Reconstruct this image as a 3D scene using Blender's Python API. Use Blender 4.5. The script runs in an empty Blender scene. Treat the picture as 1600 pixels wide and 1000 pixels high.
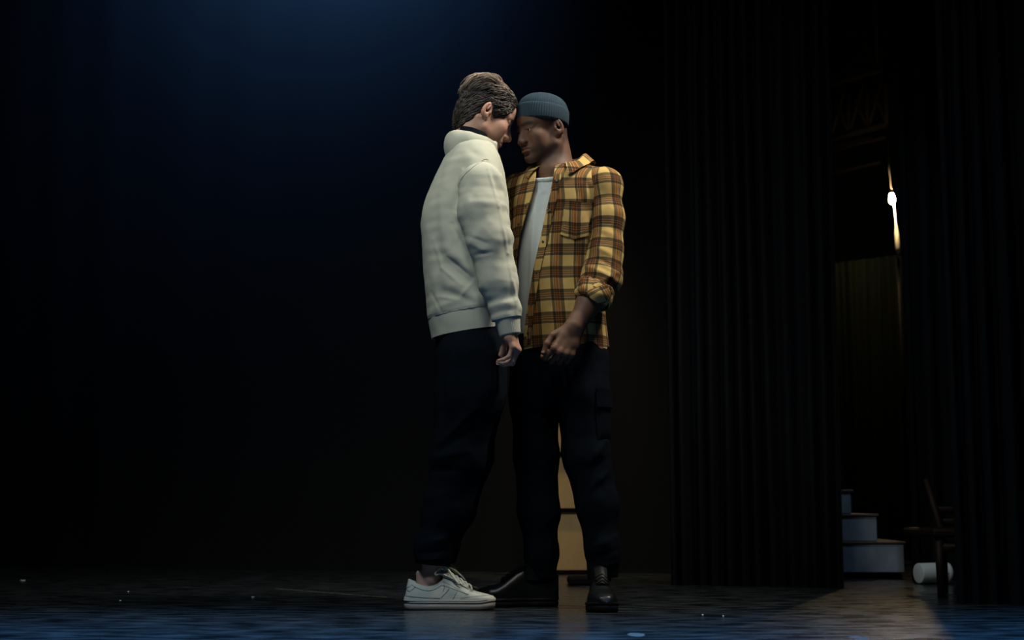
import bpy, math
import numpy as np
from mathutils import Vector, Matrix

# ------------------------------------------------------------------ camera, world, light, exposure
scene = bpy.context.scene
COL = scene.collection
FPX = 50.0 / 36.0 * 1600.0
TILT = math.radians(7.23)
CAM_H = 0.36
ST, CT = math.sin(TILT), math.cos(TILT)

cam_data = bpy.data.cameras.new('camera')
cam_data.lens = 50.0
cam_data.sensor_width = 36.0
cam_data.clip_start = 0.05
cam_data.dof.use_dof = True
cam_data.dof.focus_distance = 4.82
cam_data.dof.aperture_fstop = 2.5
cam_data.dof.aperture_blades = 7
cam = bpy.data.objects.new('camera', cam_data)
cam.location = (0, 0, CAM_H)
cam.rotation_euler = (math.pi / 2 + TILT, 0, 0)
COL.objects.link(cam)
scene.camera = cam

world = bpy.data.worlds.new('dark_hall')
scene.world = world
world.use_nodes = True
world.node_tree.nodes['Background'].inputs['Color'].default_value = (0.25, 0.4, 0.7, 1)
world.node_tree.nodes['Background'].inputs['Strength'].default_value = 0.0012

scene.view_settings.view_transform = 'Standard'
scene.view_settings.look = 'None'
scene.view_settings.exposure = 0.0
scene.view_settings.gamma = 1.0
scene.view_settings.use_curve_mapping = False


def aim(ob, target):
    d = Vector(target) - ob.location
    ob.rotation_euler = d.to_track_quat('-Z', 'Y').to_euler()


def area_light(name, loc, target, size, power, color, spread=180):
    l = bpy.data.lights.new(name, 'AREA')
    l.shape = 'DISK'
    l.size = size
    l.energy = power
    l.color = color
    l.spread = math.radians(spread)
    o = bpy.data.objects.new(name, l)
    o.location = loc
    COL.objects.link(o)
    aim(o, target)
    return o


def spot_light(name, loc, target, angle, blend, power, color, radius=0.08):
    l = bpy.data.lights.new(name, 'SPOT')
    l.spot_size = math.radians(angle)
    l.spot_blend = blend
    l.energy = power
    l.color = color
    l.shadow_soft_size = radius
    o = bpy.data.objects.new(name, l)
    o.location = loc
    COL.objects.link(o)
    aim(o, target)
    return o


# overhead stage wash above the pair, a rim from each wing, blue floods on the backdrop and the apron
area_light('left_wash', (-1.1, 3.45, 3.5), (-0.25, 4.85, 1.35), 0.7, 6.3, (0.90, 0.98, 0.95), 75)
area_light('right_wash', (1.30, 4.65, 3.45), (0.25, 4.95, 1.4), 0.6, 14, (1.0, 0.92, 0.78), 65)
area_light('front_fill', (-0.2, 2.0, 4.6), (0.0, 4.9, 1.0), 1.0, 5.5, (1.0, 0.97, 0.88), 70)
spot_light('blue_backdrop_flood', (-0.90, 6.45, 4.5), (-0.95, 7.8, 3.85), 110, 1.0, 900, (0.17, 0.43, 1.0), 0.15)
for x_ in (-1.0, 1.45):
    spot_light('blue_apron_flood', (x_, 2.2, 4.6), (x_, 2.75, 0.0), 52, 1.0, 4200, (0.13, 0.46, 1.0), 0.2)
spot_light('step_fill', (1.95, 5.35, 3.7), (1.72, 6.75, 0.35), 30, 1.0, 45, (0.62, 0.82, 1.0), 0.1)  # unseen spot added to brighten the steps in the wing
spot_light('backstage_lamp', (0.30, 6.62, 3.3), (0.28, 7.12, 0.35), 30, 0.8, 150, (1.0, 0.72, 0.38), 0.05)


# ------------------------------------------------------------------ small maths helpers
def P(px, py, Y):
    """world point on the photograph's sight line (px, py) at world depth Y"""
    x = (px - 800.0) / FPX
    y = (500.0 - py) / FPX
    t = Y / (CT - y * ST)
    return np.array([t * x, Y, CAM_H + t * (ST + y * CT)])


def unit(v):
    v = np.asarray(v, float)
    return v / np.linalg.norm(v)


def sstep(e0, e1, x):
    t = np.clip((x - e0) / (e1 - e0), 0, 1)
    return t * t * (3 - 2 * t)


_rs = np.random.RandomState(11)
_perm = _rs.permutation(4096).astype(np.int64)
_val = _rs.rand(4096) * 2 - 1


def noise3(p, scale):
    q = np.asarray(p, float) * scale
    i = np.floor(q).astype(np.int64)
    f = q - i
    f = f * f * (3 - 2 * f)

    def h(a, b, c):
        return _val[_perm[(_perm[(_perm[a & 4095] + b) & 4095] + c) & 4095]]
    r = 0
    for dx in (0, 1):
        wx = f[:, 0] if dx else 1 - f[:, 0]
        for dy in (0, 1):
            wy = f[:, 1] if dy else 1 - f[:, 1]
            for dz in (0, 1):
                wz = f[:, 2] if dz else 1 - f[:, 2]
                r = r + wx * wy * wz * h(i[:, 0] + dx, i[:, 1] + dy, i[:, 2] + dz)
    return r


# ------------------------------------------------------------------ implicit surfaces
def smin(a, b, k):
    if k <= 0:
        return np.minimum(a, b)
    h = np.clip(0.5 + 0.5 * (b - a) / k, 0, 1)
    return b + (a - b) * h - k * h * (1 - h)


def smax(a, b, k):
    return -smin(-a, -b, k)


class Frame:
    def __init__(self, o, fwd, left, up):
        self.o = np.asarray(o, float)
        self.R = np.stack([unit(fwd), unit(left), unit(up)], axis=1)

    def to_local(self, p):
        return (p - self.o) @ self.R

    def to_world(self, q):
        return np.asarray(q, float) @ self.R.T + self.o


class Field:
    """list of signed-distance pieces blended one after the other"""

    def __init__(self):
        self.items = []

    def add(self, fn, k=0.01, op='u', box=None):
        self.items.append((fn, k, op, box))

    def cone(self, a, b, ra, rb, k=0.01, op='u', squash=None):
        a = np.asarray(a, float)
        b = np.asarray(b, float)
        m = max(ra, rb) * (1 if squash is None else max(1, squash[1])) + 0.05 + 2 * k
        box = (np.minimum(a, b) - m, np.maximum(a, b) + m)
        ba = b - a
        L2 = max(ba @ ba, 1e-9)

        def fn(p):
            q = p - a
            t = np.clip(q @ ba / L2, 0, 1)
            v = q - t[:, None] * ba
            if squash is not None:
                ax, s = squash
                c = v @ ax
                v = v + (c * (1 / s - 1))[:, None] * ax
            return np.sqrt((v * v).sum(1)) - (ra + (rb - ra) * t)
        self.add(fn, k, op, box)

    def ell(self, c, r, fr=None, k=0.01, op='u', tilt=None):
        c = np.asarray(c, float)
        r = np.asarray(r, float)
        wc = fr.to_world(c) if fr is not None else c
        m = r.max() + 0.05 + 2 * k
        box = (wc - m, wc + m)

        def fn(p):
            q = (fr.to_local(p) if fr is not None else p) - c
            if tilt is not None:
                q = q @ tilt
            k0 = np.sqrt(((q / r) ** 2).sum(1))
            k1 = np.sqrt(((q / r ** 2) ** 2).sum(1)) + 1e-9
            return k0 * (k0 - 1) / k1
        self.add(fn, k, op, box)

    def __call__(self, p):
        d = np.full(len(p), 0.5)
        pl, ph = p.min(0), p.max(0)
        px_, py_, pz_ = p[:, 0].copy(), p[:, 1].copy(), p[:, 2].copy()
        for fn, k, op, box in self.items:
            if box is not None:
                b0, b1 = box
                if (b0 > ph).any() or (b1 < pl).any():
                    continue
                m = np.nonzero((px_ >= b0[0]) & (px_ <= b1[0]) & (py_ >= b0[1]) & (py_ <= b1[1]) & (pz_ >= b0[2]) & (pz_ <= b1[2]))[0]
                if len(m) == 0:
                    continue
                v = fn(p[m])
                o = d[m]
            else:
                m = slice(None)
                v = fn(p)
                o = d
            if op == 'u':
                d[m] = smin(o, v, k)
            elif op == 's':
                d[m] = smax(o, -v, k)
            else:
                d[m] = smax(o, v, k)
        return d


def surface(f, lo, hi, h, smooth=0):
    """surface nets over the box lo..hi with cell size h; returns vertices and quads"""
    B = 8
    lo = np.asarray(lo, float)
    hi = np.asarray(hi, float)
    nb = np.ceil((hi - lo) / (h * B)).astype(int) + 1
    g = np.stack(np.meshgrid(*[np.arange(n) for n in nb], indexing='ij'), -1).reshape(-1, 3)
    cen = lo + (g * B + (B - 1) / 2) * h
    dc = f(cen)
    act = np.abs(dc) < B * h * 1.35
    D = np.repeat(np.repeat(np.repeat(dc.reshape(nb), B, 0), B, 1), B, 2).astype(np.float32)
    off = np.stack(np.meshgrid(*[np.arange(B)] * 3, indexing='ij'), -1).reshape(-1, 3)
    ga = g[act]
    ga = ga[np.lexsort((ga[:, 1], ga[:, 0] // 3, ga[:, 2] // 3))]
    for s in range(0, len(ga), 24):
        idx = (ga[s:s + 24, None, :] * B + off[None]).reshape(-1, 3)
        D[idx[:, 0], idx[:, 1], idx[:, 2]] = f(lo + idx * h)
    S = D < 0
    n = np.array(D.shape) - 1
    cnt = np.zeros(n, np.int8)
    for a in (0, 1):
        for b in (0, 1):
            for c in (0, 1):
                cnt += S[a:a + n[0], b:b + n[1], c:c + n[2]]
    ci = np.argwhere((cnt > 0) & (cnt < 8))
    vid = np.full(n, -1, np.int32)
    vid[ci[:, 0], ci[:, 1], ci[:, 2]] = np.arange(len(ci))
    acc = np.zeros((len(ci), 3))
    num = np.zeros(len(ci))
    cor = [(a, b, c) for a in (0, 1) for b in (0, 1) for c in (0, 1)]
    for A in cor:
        for ax in range(3):
            if A[ax]:
                continue
            Bc = list(A)
            Bc[ax] = 1
            da = D[ci[:, 0] + A[0], ci[:, 1] + A[1], ci[:, 2] + A[2]]
            db = D[ci[:, 0] + Bc[0], ci[:, 1] + Bc[1], ci[:, 2] + Bc[2]]
            m = (da < 0) != (db < 0)
            t = np.where(m, da / np.where(m, da - db, 1), 0)
            pt = np.tile(np.array(A, float), (len(ci), 1))
            pt[:, ax] = t
            acc[m] += pt[m]
            num[m] += 1
    V = lo + (ci + acc / num[:, None]) * h
    quads = []
    for ax in range(3):
        u, w = [(1, 2), (2, 0), (0, 1)][ax]
        sl0 = [slice(None)] * 3
        sl1 = [slice(None)] * 3
        sl0[ax] = slice(0, -1)
        sl1[ax] = slice(1, None)
        s0, s1 = S[tuple(sl0)], S[tuple(sl1)]
        e = np.argwhere(s0 != s1)
        ok = (e[:, u] > 0) & (e[:, w] > 0) & (e[:, u] < n[u]) & (e[:, w] < n[w])
        e = e[ok]
        inside = s0[e[:, 0], e[:, 1], e[:, 2]]
        cs = []
        for du, dw in ((-1, -1), (0, -1), (0, 0), (-1, 0)):
            q = e.copy()
            q[:, u] += du
            q[:, w] += dw
            cs.append(vid[q[:, 0], q[:, 1], q[:, 2]])
        q = np.stack(cs, 1)
        q[~inside] = q[~inside][:, ::-1]
        quads.append(q)
    Q = np.concatenate(quads)
    Q = Q[(Q >= 0).all(1)]
    for _ in range(smooth):
        V = relax(V, Q, 0.5)
    return V, Q


def relax(V, Fc, w):
    k = Fc.shape[1]
    a = np.concatenate([Fc[:, i] for i in range(k)])
    b = np.concatenate([Fc[:, (i + 1) % k] for i in range(k)])
    a, b = np.concatenate([a, b]), np.concatenate([b, a])
    num = np.bincount(a, minlength=len(V))
    acc = np.stack([np.bincount(a, V[b, c], minlength=len(V)) for c in range(3)], 1)
    return V * (1 - w) + w * acc / np.maximum(num, 1)[:, None]


def tri(Q):
    if Q.shape[1] == 3:
        return Q
    return np.concatenate([Q[:, [0, 1, 2]], Q[:, [0, 2, 3]]])


def normals(V, Fc):
    T = tri(Fc)
    fn = np.cross(V[T[:, 1]] - V[T[:, 0]], V[T[:, 2]] - V[T[:, 0]])
    idx = T.T.ravel()
    N = np.stack([np.bincount(idx, np.tile(fn[:, c], 3), minlength=len(V)) for c in range(3)], 1)
    return N / (np.linalg.norm(N, axis=1, keepdims=True) + 1e-12)


def clip(V, Fc, g, extra=None):
    """keep the part of the mesh where g > 0, with a clean cut edge; extra: per-vertex data (n, k)"""
    T = tri(Fc)
    g = np.where(np.abs(g) < 1e-7, 1e-7, g)
    ins = g > 0
    c = ins[T].sum(1)
    keep = T[c == 3]
    newV = []
    newE = []
    cache = {}
    n0 = len(V)

    def cut(a, b):
        key = (a, b) if a < b else (b, a)
        if key not in cache:
            t = g[a] / (g[a] - g[b])
            cache[key] = n0 + len(newV)
            newV.append(V[a] + t * (V[b] - V[a]))
            if extra is not None:
                newE.append(extra[a] + t * (extra[b] - extra[a]))
        return cache[key]
    add = []
    for t3 in T[(c == 1) | (c == 2)].tolist():
        s = [bool(ins[v]) for v in t3]
        if sum(s) == 1:
            i = s.index(True)
            a, b, d = t3[i], t3[(i + 1) % 3], t3[(i + 2) % 3]
            add.append((a, cut(a, b), cut(a, d)))
        else:
            i = s.index(False)
            a, b, d = t3[i], t3[(i + 1) % 3], t3[(i + 2) % 3]
            ab, ad = cut(a, b), cut(a, d)
            add.append((ab, b, d))
            add.append((ab, d, ad))
    V2 = np.concatenate([V, np.array(newV).reshape(-1, 3)])
    E2 = None if extra is None else np.concatenate([extra, np.array(newE).reshape(-1, extra.shape[1])])
    F2 = np.concatenate([keep, np.array(add, int).reshape(-1, 3)])
    used = np.unique(F2)
    mp = np.full(len(V2), -1)
    mp[used] = np.arange(len(used))
    if extra is None:
        return V2[used], mp[F2]
    return V2[used], mp[F2], E2[used]


def loft_field(keys, lat, fwd, ztop=None, zbot=None):
    """keys: rows (z, cx, cy, a_lateral, b_forward) -> implicit upright loft"""
    keys = np.array(sorted(keys), float)
    zz = np.linspace(keys[0, 0], keys[-1, 0], 300)
    tab = np.stack([np.interp(zz, keys[:, 0], keys[:, i]) for i in range(1, 5)], 1)
    ker = np.exp(-0.5 * (np.arange(-24, 25) / 9.0) ** 2)
    ker /= ker.sum()
    pad = np.concatenate([np.repeat(tab[:1], 24, 0), tab, np.repeat(tab[-1:], 24, 0)])
    tab = np.stack([np.convolve(pad[:, i], ker, 'valid') for i in range(4)], 1)
    lat = np.asarray(lat, float)
    fwd = np.asarray(fwd, float)

    def fn(p):
        z = p[:, 2]
        cx, cy, a, b = [np.interp(z, zz, tab[:, i]) for i in range(4)]
        dx, dy = p[:, 0] - cx, p[:, 1] - cy
        u = dx * lat[0] + dy * lat[1]
        v = dx * fwd[0] + dy * fwd[1]
        k0 = np.sqrt((u / a) ** 2 + (v / b) ** 2)
        k1 = np.sqrt((u / a ** 2) ** 2 + (v / b ** 2) ** 2) + 1e-9
        d = k0 * (k0 - 1) / k1
        d = np.where(k0 < 1e-3, -np.minimum(a, b), d)
        if ztop is not None:
            d = smax(d, z - ztop, 0.03)
        if zbot is not None:
            d = np.maximum(d, zbot - z)
        return d
    fn.tab = (zz, tab)
    return fn


# ------------------------------------------------------------------ materials
MATS = {}


def mat(name, color, rough=0.6, metallic=0.0, spec=0.5, emit=None, strength=0, sss=0, coat=0, sheen=0):
    m = bpy.data.materials.new(name)
    m.use_nodes = True
    b = m.node_tree.nodes['Principled BSDF']
    b.inputs['Base Color'].default_value = (*color, 1)
    b.inputs['Roughness'].default_value = rough
    b.inputs['Metallic'].default_value = metallic
    b.inputs['Specular IOR Level'].default_value = spec
    b.inputs['Coat Weight'].default_value = coat
    b.inputs['Sheen Weight'].default_value = sheen
    if emit:
        b.inputs['Emission Color'].default_value = (*emit, 1)
        b.inputs['Emission Strength'].default_value = strength
    if sss:
        b.inputs['Subsurface Weight'].default_value = sss
        b.inputs['Subsurface Radius'].default_value = (0.012, 0.005, 0.003)
        b.inputs['Subsurface Scale'].default_value = 0.6
    MATS[name] = m
    return m


def nodes(m):
    return m.node_tree.nodes, m.node_tree.links, m.node_tree.nodes['Principled BSDF']


def add_noise_color(m, scale, c1, c2, stretch=(1, 1, 1), detail=4, lo=0.35, hi=0.65):
    n, l, b = nodes(m)
    tc = n.new('ShaderNodeTexCoord')
    mp = n.new('ShaderNodeMapping')
    mp.inputs['Scale'].default_value = stretch
    nz = n.new('ShaderNodeTexNoise')
    nz.inputs['Scale'].default_value = scale
    nz.inputs['Detail'].default_value = detail
    rp = n.new('ShaderNodeValToRGB')
    rp.color_ramp.elements[0].position = lo
    rp.color_ramp.elements[1].position = hi
    rp.color_ramp.elements[0].color = (*c1, 1)
    rp.color_ramp.elements[1].color = (*c2, 1)
    l.new(tc.outputs['Object'], mp.inputs['Vector'])
    l.new(mp.outputs['Vector'], nz.inputs['Vector'])
    l.new(nz.outputs['Fac'], rp.inputs['Fac'])
    l.new(rp.outputs['Color'], b.inputs['Base Color'])
    return nz, rp


def add_bump(m, scale, strength, dist, stretch=(1, 1, 1), detail=3):
    n, l, b = nodes(m)
    tc = n.new('ShaderNodeTexCoord')
    mp = n.new('ShaderNodeMapping')
    mp.inputs['Scale'].default_value = stretch
    nz = n.new('ShaderNodeTexNoise')
    nz.inputs['Scale'].default_value = scale
    nz.inputs['Detail'].default_value = detail
    bp = n.new('ShaderNodeBump')
    bp.inputs['Strength'].default_value = strength
    bp.inputs['Distance'].default_value = dist
    l.new(tc.outputs['Object'], mp.inputs['Vector'])
    l.new(mp.outputs['Vector'], nz.inputs['Vector'])
    l.new(nz.outputs['Fac'], bp.inputs['Height'])
    l.new(bp.outputs['Normal'], b.inputs['Normal'])


def add_attr_color(m, attr):
    n, l, b = nodes(m)
    a = n.new('ShaderNodeAttribute')
    a.attribute_name = attr
    l.new(a.outputs['Color'], b.inputs['Base Color'])


# ------------------------------------------------------------------ objects
def empty(name, loc, label=None, category=None, group=None):
    o = bpy.data.objects.new(name, None)
    o.location = loc
    o.empty_display_size = 0.1
    COL.objects.link(o)
    tag(o, label, category, group)
    return o


def tag(o, label=None, category=None, group=None, kind=None):
    if label:
        o['label'] = label
    if category:
        o['category'] = category
    if group:
        o['group'] = group
    if kind:
        o['kind'] = kind
    return o


def root_loc(o):
    loc = np.zeros(3)
    while o is not None:
        loc = loc + np.array(o.location)
        o = o.parent
    return loc


def shell(V, Fc, th, offset=-1.0):
    """give an open surface thickness th (inwards for offset -1, both ways for 0) with a crisp rim"""
    T = tri(np.asarray(Fc))
    N = normals(V, T)
    n = len(V)
    hi_ = 0.0 if offset < -0.5 else th / 2
    out = V + N * hi_
    inn = V + N * (hi_ - th)
    e = np.concatenate([T[:, [0, 1]], T[:, [1, 2]], T[:, [2, 0]]])
    key = np.minimum(e[:, 0], e[:, 1]) * n + np.maximum(e[:, 0], e[:, 1])
    uq, inv, cnt = np.unique(key, return_inverse=True, return_counts=True)
    be = e[cnt[inv] == 1]
    m = len(be)
    rim = np.concatenate([out[be[:, 0]], out[be[:, 1]], inn[be[:, 1]], inn[be[:, 0]]])
    k = np.arange(m)
    o2 = 2 * n
    q = np.stack([o2 + k + m, o2 + k, o2 + k + 3 * m, o2 + k + 2 * m], 1)
    F2 = np.concatenate([T, T[:, ::-1] + n, tri(q)])
    ex = np.concatenate([np.arange(n), np.arange(n), be[:, 0], be[:, 1], be[:, 1], be[:, 0]])
    return np.concatenate([out, inn, rim]), F2, ex


def mesh_obj(name, V, Fc, material, parent=None, smooth=True, uv=None, col=None, solid=0.0, base=None, flat_offset=-1.0):
    """V in world coordinates; Fc: array of tris/quads or list of polygons"""
    V = np.asarray(V, float)
    if solid:
        V, Fc, ex = shell(V, Fc, solid, flat_offset)
        if uv is not None:
            uv = np.asarray(uv)[ex]
        if col is not None:
            col = np.asarray(col)[ex]
    origin = root_loc(parent) if parent is not None else (np.zeros(3) if base is None else np.asarray(base, float))
    me = bpy.data.meshes.new(name)
    if isinstance(Fc, np.ndarray):
        Fc = Fc.astype(np.int32)
        k = Fc.shape[1]
        me.vertices.add(len(V))
        me.vertices.foreach_set('co', (V - origin).astype(np.float32).ravel())
        me.loops.add(Fc.size)
        me.loops.foreach_set('vertex_index', Fc.ravel())
        me.polygons.add(len(Fc))
        me.polygons.foreach_set('loop_start', np.arange(0, Fc.size, k, dtype=np.int32))
        me.update(calc_edges=True)
        me.validate()
    else:
        me.from_pydata((V - origin).tolist(), [], [list(map(int, f)) for f in Fc])
        me.update()
    if uv is not None:
        lay = me.uv_layers.new(name='UVMap')
        li = np.zeros(len(me.loops), np.int32)
        me.loops.foreach_get('vertex_index', li)
        lay.data.foreach_set('uv', np.asarray(uv, np.float32)[li].ravel())
    if col is not None:
        at = me.attributes.new('tint', 'FLOAT_COLOR', 'POINT')
        c4 = np.concatenate([np.asarray(col, np.float32), np.ones((len(V), 1), np.float32)], 1)
        at.data.foreach_set('color', c4.ravel())
    me.polygons.foreach_set('use_smooth', np.full(len(me.polygons), smooth))
    me.materials.append(material)
    o = bpy.data.objects.new(name, me)
    COL.objects.link(o)
    if parent is not None:
        o.parent = parent
    elif base is not None:
        o.location = base
    return o


def box_mesh(c, s, R=None, bevel=0.0):
    """box of full size s around c, with small chamfered edges"""
    s = np.asarray(s, float) / 2
    b = min(bevel, s.min() * 0.9)
    if b <= 0:
        V = np.array([[x, y, z] for x in (-1, 1) for y in (-1, 1) for z in (-1, 1)], float) * s
        Fc = [(0, 1, 3, 2), (4, 6, 7, 5), (0, 4, 5, 1), (2, 3, 7, 6), (0, 2, 6, 4), (1, 5, 7, 3)]
    else:
        V = []
        ix = {}
        for x in (-1, 1):
            for y in (-1, 1):
                for z in (-1, 1):
                    sg = np.array([x, y, z])
                    for ax in range(3):
                        v = sg * (s - b)
                        v = v.astype(float)
                        v[ax] = sg[ax] * s[ax]
                        ix[(x, y, z, ax)] = len(V)
                        V.append(v)
        V = np.array(V)
        Fc = []
        for ax in range(3):
            u, w = (ax + 1) % 3, (ax + 2) % 3
            for sg in (-1, 1):
                f = []
                for a, c2 in ((-1, -1), (1, -1), (1, 1), (-1, 1)):
                    k = [0, 0, 0]
                    k[ax], k[u], k[w] = sg, a, c2
                    f.append(ix[(*k, ax)])
                Fc.append(tuple(f if sg > 0 else f[::-1]))
            for a in (-1, 1):
                for c2 in (-1, 1):
                    k0 = [0, 0, 0]
                    k1 = [0, 0, 0]
                    k0[ax], k1[ax] = -1, 1
                    k0[u] = k1[u] = a
                    k0[w] = k1[w] = c2
                    f = [ix[(*k0, u)], ix[(*k1, u)], ix[(*k1, w)], ix[(*k0, w)]]
                    Fc.append(tuple(f if a * c2 < 0 else f[::-1]))
        for x in (-1, 1):
            for y in (-1, 1):
                for z in (-1, 1):
                    f = [ix[(x, y, z, i)] for i in range(3)]
                    Fc.append(tuple(f if x * y * z > 0 else f[::-1]))
    if R is not None:
        V = V @ np.asarray(R).T
    return V + np.asarray(c, float), Fc


def rotz(a):
    c, s = math.cos(a), math.sin(a)
    return np.array([[c, -s, 0], [s, c, 0], [0, 0, 1.0]])


def tube(path, radii, seg=8, cap=True, squash=None):
    """swept tube along a polyline; radii scalar or per point"""
    path = np.asarray(path, float)
    n = len(path)
    radii = np.broadcast_to(np.asarray(radii, float), (n,))
    V = []
    T = np.gradient(path, axis=0)
    T /= np.linalg.norm(T, axis=1, keepdims=True) + 1e-12
    ref = np.array([0, 0, 1.0]) if abs(T[0][2]) < 0.9 else np.array([1.0, 0, 0])
    x = unit(np.cross(ref, T[0]))
    for i in range(n):
        x = unit(x - (x @ T[i]) * T[i])
        y = np.cross(T[i], x)
        for j in range(seg):
            a = 2 * math.pi * j / seg
            r = radii[i]
            v = math.cos(a) * x + math.sin(a) * y
            if squash is not None:
                c = v @ squash[0]
                v = v + c * (squash[1] - 1) * squash[0]
            V.append(path[i] + r * v)
    Fc = []
    for i in range(n - 1):
        for j in range(seg):
            a, b = i * seg + j, i * seg + (j + 1) % seg
            Fc.append((a, b, b + seg, a + seg))
    if cap:
        Fc.append(tuple(range(seg))[::-1])
        Fc.append(tuple(range((n - 1) * seg, n * seg)))
    return np.array(V), Fc


def tubes(paths, radii, seg=4):
    """many open tubes at once: paths (M, K, 3), radii (M, K)"""
    M, K, _ = paths.shape
    T = np.gradient(paths, axis=1)
    T /= np.linalg.norm(T, axis=2, keepdims=True) + 1e-12
    ref = np.tile(np.array([0.31, 0.2, 0.93]), (M, 1))
    x = np.cross(ref, T[:, 0])
    V = np.zeros((M, K, seg, 3))
    for i in range(K):
        x = x - (x * T[:, i]).sum(1, keepdims=True) * T[:, i]
        x /= np.linalg.norm(x, axis=1, keepdims=True) + 1e-12
        y = np.cross(T[:, i], x)
        for j in range(seg):
            a = 2 * math.pi * j / seg
            V[:, i, j] = paths[:, i] + radii[:, i, None] * (math.cos(a) * x + math.sin(a) * y)
    f = np.array(grid_faces(seg, K, True))
    F = (f[None] + (np.arange(M) * K * seg)[:, None, None]).reshape(-1, 4)
    return V.reshape(-1, 3), F


def merge(parts):
    V = []
    Fc = []
    n = 0
    for v, f in parts:
        V.append(np.asarray(v))
        Fc += [tuple(int(i) + n for i in q) for q in f]
        n += len(v)
    return np.concatenate(V), Fc


def grid_faces(nu, nv, wrap_u=False):
    Fc = []
    for j in range(nv - 1):
        for i in range(nu if wrap_u else nu - 1):
            a = j * nu + i
            b = j * nu + (i + 1) % nu
            Fc.append((a, b, b + nu, a + nu))
    return Fc


def curve3(pts, n):
    """smooth Catmull-Rom polyline through pts"""
    p = np.asarray(pts, float)
    p = np.concatenate([[2 * p[0] - p[1]], p, [2 * p[-1] - p[-2]]])
    out = []
    m = len(p) - 3
    for t in np.linspace(0, m, n):
        i = min(int(t), m - 1)
        f = t - i
        a, b, c, d = p[i], p[i + 1], p[i + 2], p[i + 3]
        out.append(0.5 * (2 * b + (c - a) * f + (2 * a - 5 * b + 4 * c - d) * f * f + (3 * b - a - 3 * c + d) * f ** 3))
    return np.array(out)


def folds(V, N, lst, Y, facing=0.35):
    """cloth creases: each (x1, y1, x2, y2, width, height) runs between two points of the cloth's near side"""
    d = np.zeros(len(V))
    for x1, y1, x2, y2, w, amp in lst:
        a = P(x1, y1, Y)[[0, 2]]
        b = P(x2, y2, Y)[[0, 2]]
        w = w / 470.0
        ba = b - a
        q = V[:, [0, 2]] - a
        t = np.clip(q @ ba / (ba @ ba), 0, 1)
        r = np.linalg.norm(q - t[:, None] * ba, axis=1)
        d += amp * np.exp(-(r / w) ** 2) * (0.35 + 0.65 * np.sin(math.pi * np.clip(t, 0.08, 0.92)))
    d *= sstep(facing, -0.1, N[:, 1])
    return V + N * d[:, None]


# ------------------------------------------------------------------ the stage: floor, walls, drapes
def floor_at(px, py):
    y = (500.0 - py) / FPX
    Y = -CAM_H * (CT - y * ST) / (ST + y * CT)
    return P(px, py, Y)


m_floor = mat('stage_floor', (0.03, 0.034, 0.036), 0.42, spec=0.5)
nz, rp = add_noise_color(m_floor, 1.0, (0.0035, 0.0046, 0.0055), (0.024, 0.031, 0.036), (7.0, 24, 1), 10, 0.40, 0.66)
fn_, fl_, fb_ = nodes(m_floor)
mr = fn_.new('ShaderNodeMapRange')
mr.inputs['From Min'].default_value = 0.3
mr.inputs['From Max'].default_value = 0.7
mr.inputs['To Min'].default_value = 0.17
mr.inputs['To Max'].default_value = 0.38
fl_.new(nz.outputs['Fac'], mr.inputs['Value'])
fl_.new(mr.outputs['Result'], fb_.inputs['Roughness'])
bp_ = fn_.new('ShaderNodeBump')
bp_.inputs['Strength'].default_value = 0.35
bp_.inputs['Distance'].default_value = 0.002
fl_.new(nz.outputs['Fac'], bp_.inputs['Height'])
fl_.new(bp_.outputs['Normal'], fb_.inputs['Normal'])

V, Fc = box_mesh((0.6, 5.0, -0.05), (13.0, 13.0, 0.1))
tag(mesh_obj('floor', V, Fc, m_floor, smooth=False), 'dark scuffed wooden stage floor with a dull sheen', kind='structure')

m_wall = mat('dark_wall', (0.006, 0.008, 0.008), 0.95, spec=0.02)
add_bump(m_wall, 30, 0.3, 0.004)
V, Fc = box_mesh((0.6, 11.3, 3.0), (13.0, 0.2, 6.0))
tag(mesh_obj('wall_back', V, Fc, m_wall, smooth=False), 'black painted back wall of the stage', kind='structure')
V, Fc = box_mesh((6.6, 6.4, 3.0), (0.2, 10.0, 6.0))
tag(mesh_obj('wall_right', V, Fc, m_wall, smooth=False), 'black painted side wall beyond the wing', kind='structure')

V, Fc = box_mesh((-5.8, 6.4, 3.0), (0.2, 10.0, 6.0))
tag(mesh_obj('wall_left', V, Fc, m_wall, smooth=False), 'black painted side wall left of the stage', kind='structure')

m_drape = mat('black_drape', (0.0105, 0.0110, 0.0120), 0.95, spec=0.02)
add_bump(m_drape, 220, 0.25, 0.001)
m_drape_r = mat('black_wing_drape', (0.0085, 0.0092, 0.0115), 0.95, spec=0.01)
add_bump(m_drape_r, 220, 0.25, 0.001)
m_olive = mat('olive_drape', (0.0034, 0.0044, 0.0032), 0.95, spec=0.01)
add_bump(m_olive, 160, 0.3, 0.001)


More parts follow.
